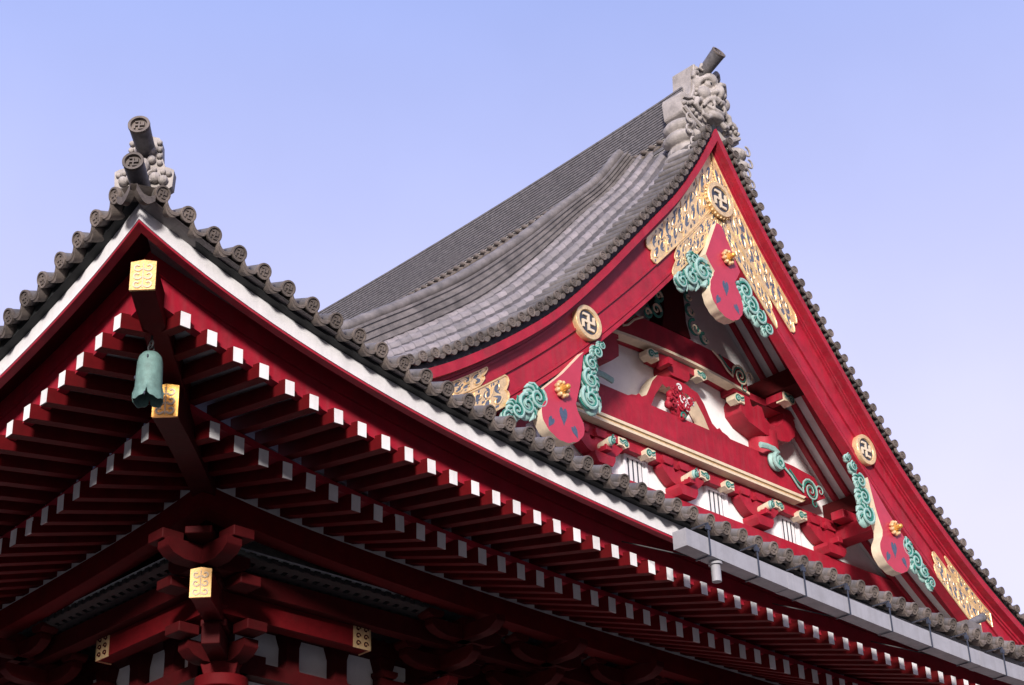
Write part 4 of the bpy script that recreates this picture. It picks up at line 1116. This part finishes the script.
b = MB(); b.tube([(bc[0], bc[1], bt-.04), (bc[0], bc[1], bt-.5)], .012, 6); b.ell((bc[0], bc[1], bt-.52), (.05, .05, .06), 0, 10, 8)
child('clapper', b, IRON, BL)

# ------------------------------------------------------------------ rain gutter along the front eave
GT = thing('rain_gutter', 'grey square rain gutter strapped under the front eave tiles', 'gutter', (9.86, -1.0, 12.2))
zg = lambda x: zt(x) - .47
def gut(mb_, x0, x1, n_):
    rows = []
    for i in range(n_+1):
        x = x0 + (x1-x0)*i/n_; z = zg(x)
        rows.append([(x, -1.0, z), (x, -1.0, z-.30), (x, -.72, z-.30), (x, -.72, z), (x, -.74, z), (x, -.74, z-.28), (x, -.98, z-.28), (x, -.98, z), (x, -1.0, z)])
    mb_.grid(rows)
b = MB(); gut(b, 9.86, 32, 30)
z = zg(9.86); b.box((9.84, -1.003, z-.303), (9.862, -.717, z+.003))
child('channel', b, ZINC, GT, smooth=30)
for x in (12.6, 15.6, 18.6, 21.6, 24.6):       # sleeves over the joints
    b = MB(); z = zg(x); b.box((x-.09, -1.006, z-.306), (x+.09, -.714, z+.004)); child('joint_sleeve', b, ZINC, GT)
k = 0
x = 10.42
while x < 30:
    b = MB(); z = zg(x)
    b.box((x-.016, -1.022, z-.305), (x+.016, -1.008, z+.26)); b.box((x-.016, -1.02, z+.25), (x+.016, -.66, z+.27)); b.box((x-.05, -1.03, z+.14), (x+.05, -.99, z+.22))
    b.box((x-.016, -1.02, z-.32), (x+.016, -.7, z-.306))
    child('strap', b, STRAP, GT); x += TP0*3
b = MB(); z = zg(10.72) - .30
b.tube([(10.72, -.86, z+.02), (10.72, -.86, z-.34)], .082, 18); b.tube([(10.72, -.86, z), (10.72, -.86, z-.05)], .12, 18)
child('outlet_pipe', b, ZINC, GT)
for xa in (10.2, 14.2, 17.2):
    b = MB(); b.tube([(xa, -.72, zg(xa)-.30), (xa-.7, .1, z1(xa-.7)+.3)], .012, 6); child('stay_wire', b, IRON, GT)

# ------------------------------------------------------------------ bracket clusters under the eaves
def arm_poly(L_, h=.26):
    return [(-L_, h), (-L_, h*.55), (-L_*.86, h*.22), (-L_*.6, 0), (L_*.6, 0), (L_*.86, h*.22), (L_, h*.55), (L_, h)]
def cluster(side, s, corner=False):
    br = thing_part = bpy.data.objects.new('eave_bracket', None); COL.objects.link(br); br.parent = TEMPLE
    br.location = side_loc(side, s, 5.2, 10.5); br.rotation_euler = side['rot']; br.scale = side['scl']
    def put(nm, mb_, m=SHADERED): obj(nm, mb_.mesh(nm, m), br, bevel=.015)
    b = MB(); b.prism([(-.26, 0), (.26, 0), (.38, .18), (.38, .34), (-.38, .34), (-.38, .18)], lambda a, c, d: (a, d, c), -.36, .36); put('bearing_block', b)
    for step in range(3):
        y0_ = -.10 - .62*step; z = .36 + .40*step
        # arm along the wall at this step
        b = MB(); b.prism([(a, z + c) for a, c in arm_poly(.95 - .06*step)], lambda a, c, d: (a, d, c), y0_ - .10, y0_ + .10); put('bracket_arm', b, SHADERED)
        for du in (-.78, 0, .78):
            b = MB(); b.prism([(du-.12, z+.265), (du+.12, z+.265), (du+.18, z+.33), (du+.18, z+.395), (du-.18, z+.395), (du-.18, z+.33)], lambda a, c, d: (a, d, c), y0_-.16, y0_+.16); put('bearing_block', b)
        b = MB(); b.prism([(y0_ - .95, z+.26), (y0_ - .95, z+.15), (y0_ - .80, z+.04), (y0_ - .62, z), (.2, z), (.2, z+.26)], lambda a, c, d: (d, a, c), -.11, .11); put('bracket_arm', b)
for x in COLX[1:6]: cluster(FRONT, x)
for x in (11.5, 15.6): cluster(FRONT, x)
for y in (9.4, 11.5): cluster(LEFT, y)
# the corner set: arms along both walls and along the diagonal
cs = bpy.data.objects.new('eave_bracket', None); COL.objects.link(cs); cs.parent = TEMPLE; cs['label'] = 'corner bracket set with gilt ended arms'
def cput(nm, mb_, m=RAFTER, bev=.015): return child(nm, mb_, m, cs, bevel=bev)
b = MB(); b.tube([(5.2, 5.2, 10.30), (5.2, 5.2, 10.5)], .44, 20); b.tube([(5.2, 5.2, 10.5), (5.2, 5.2, 10.86)], [.36, .5], 4); cput('bearing_block', b)
for side in (FRONT, LEFT):
    for k, (t, z, e) in enumerate(((5.2, 10.70, 1.5), (4.45, 11.26, 3.15), (3.75, 11.66, 1.5))):
        P = [(t-.2, z+.40), (t-.2, z+.1), (t, z), (t+e-.7, z), (t+e, z), (t+e, z+.40)] if k == 1 else [(t+a, z+c) for a, c in arm_poly(.78, .30)]
        b = MB(); b.prism(P, lambda a, c, d: (a, d, c) if side is FRONT else (d, a, c), t-.14, t+.14)
        arm = cput('bracket_arm', b, RAFTER if k == 1 else SHADERED)
        if k == 1:
            b = MB(); yf = t - .155
            fn = lambda a, c, d: (a, yf+d, c) if side is FRONT else (yf+d, a, c)
            x0 = t+e-.36; x1 = t+e+.012
            b.prism([(x0, z-.012), (x1, z-.012), (x1, z+.412), (x0, z+.412)], fn, 0, .02, 0)
            b.prism([(x1-.01, z-.012), (x1+.012, z-.012), (x1+.012, z+.412), (x1-.01, z+.412)], fn, 0, .31, 0)
            for ru in (0, 1, 2):
                for cu in (0, 1):
                    cx, cz = x0+.1+.17*cu, z+.07+.13*ru
                    pts = [fn(cx+.055*math.cos(q*.6)*(1-q/14), cz+.055*math.sin(q*.6)*(1-q/14), -.006) for q in range(12)]
                    b.tube(pts, .012, 5, 1)
            child('gilt_end_cap', b, [GOLD, SHADERED], arm)
for t0, t1, zb, h, wd in ((4.35, 5.6, 10.72, .34, .30), (3.85, 5.4, 11.16, .36, .30)):
    b = MB(); diag(b, t0, t1, zb, zb, h, wd)
    cput('bracket_arm', b, SHADERED)
b = MB(); diag(b, 3.62, 5.0, 11.10, 11.2, .46, .32); a_ = cput('bracket_arm', b, RAFTER)
diag_plate(a_, 3.60, 11.10, 11.56, .33)
for (t, z) in ((4.7, 11.08), (4.1, 11.54), (3.5, 12.0)):
    b = MB(); diag(b, t-.2, t+.2, z, z, .12, .42); cput('bearing_block', b, SHADERED)
    for du in (-.55, .55):
        b = MB(); n_ = Vector((1, -1, 0)).normalized()
        c_ = Vector((t, t, z)) + n_*du
        b.box((c_.x-.2, c_.y-.2, z-.05), (c_.x+.2, c_.y+.2, z+.12)); cput('bearing_block', b, SHADERED)
# the finial at the far gable foot, on the ridge running down to the eave
p1 = Vector((XG+5.76, 2.62, 15.25)); p0 = p1 + Vector((-.85, .0, -.38))
finial_tile(FT, p0, p1, .08, .105)
b = MB()
for k in range(6): b.box((XG+4.62 - .02*(k % 2), 2.38, 13.75 + .19*k), (XG+5.2 + .02*(k % 2), 2.9, 13.75 + .19*(k+1) - .003))
child('base_block', b, NOSHI, FT)
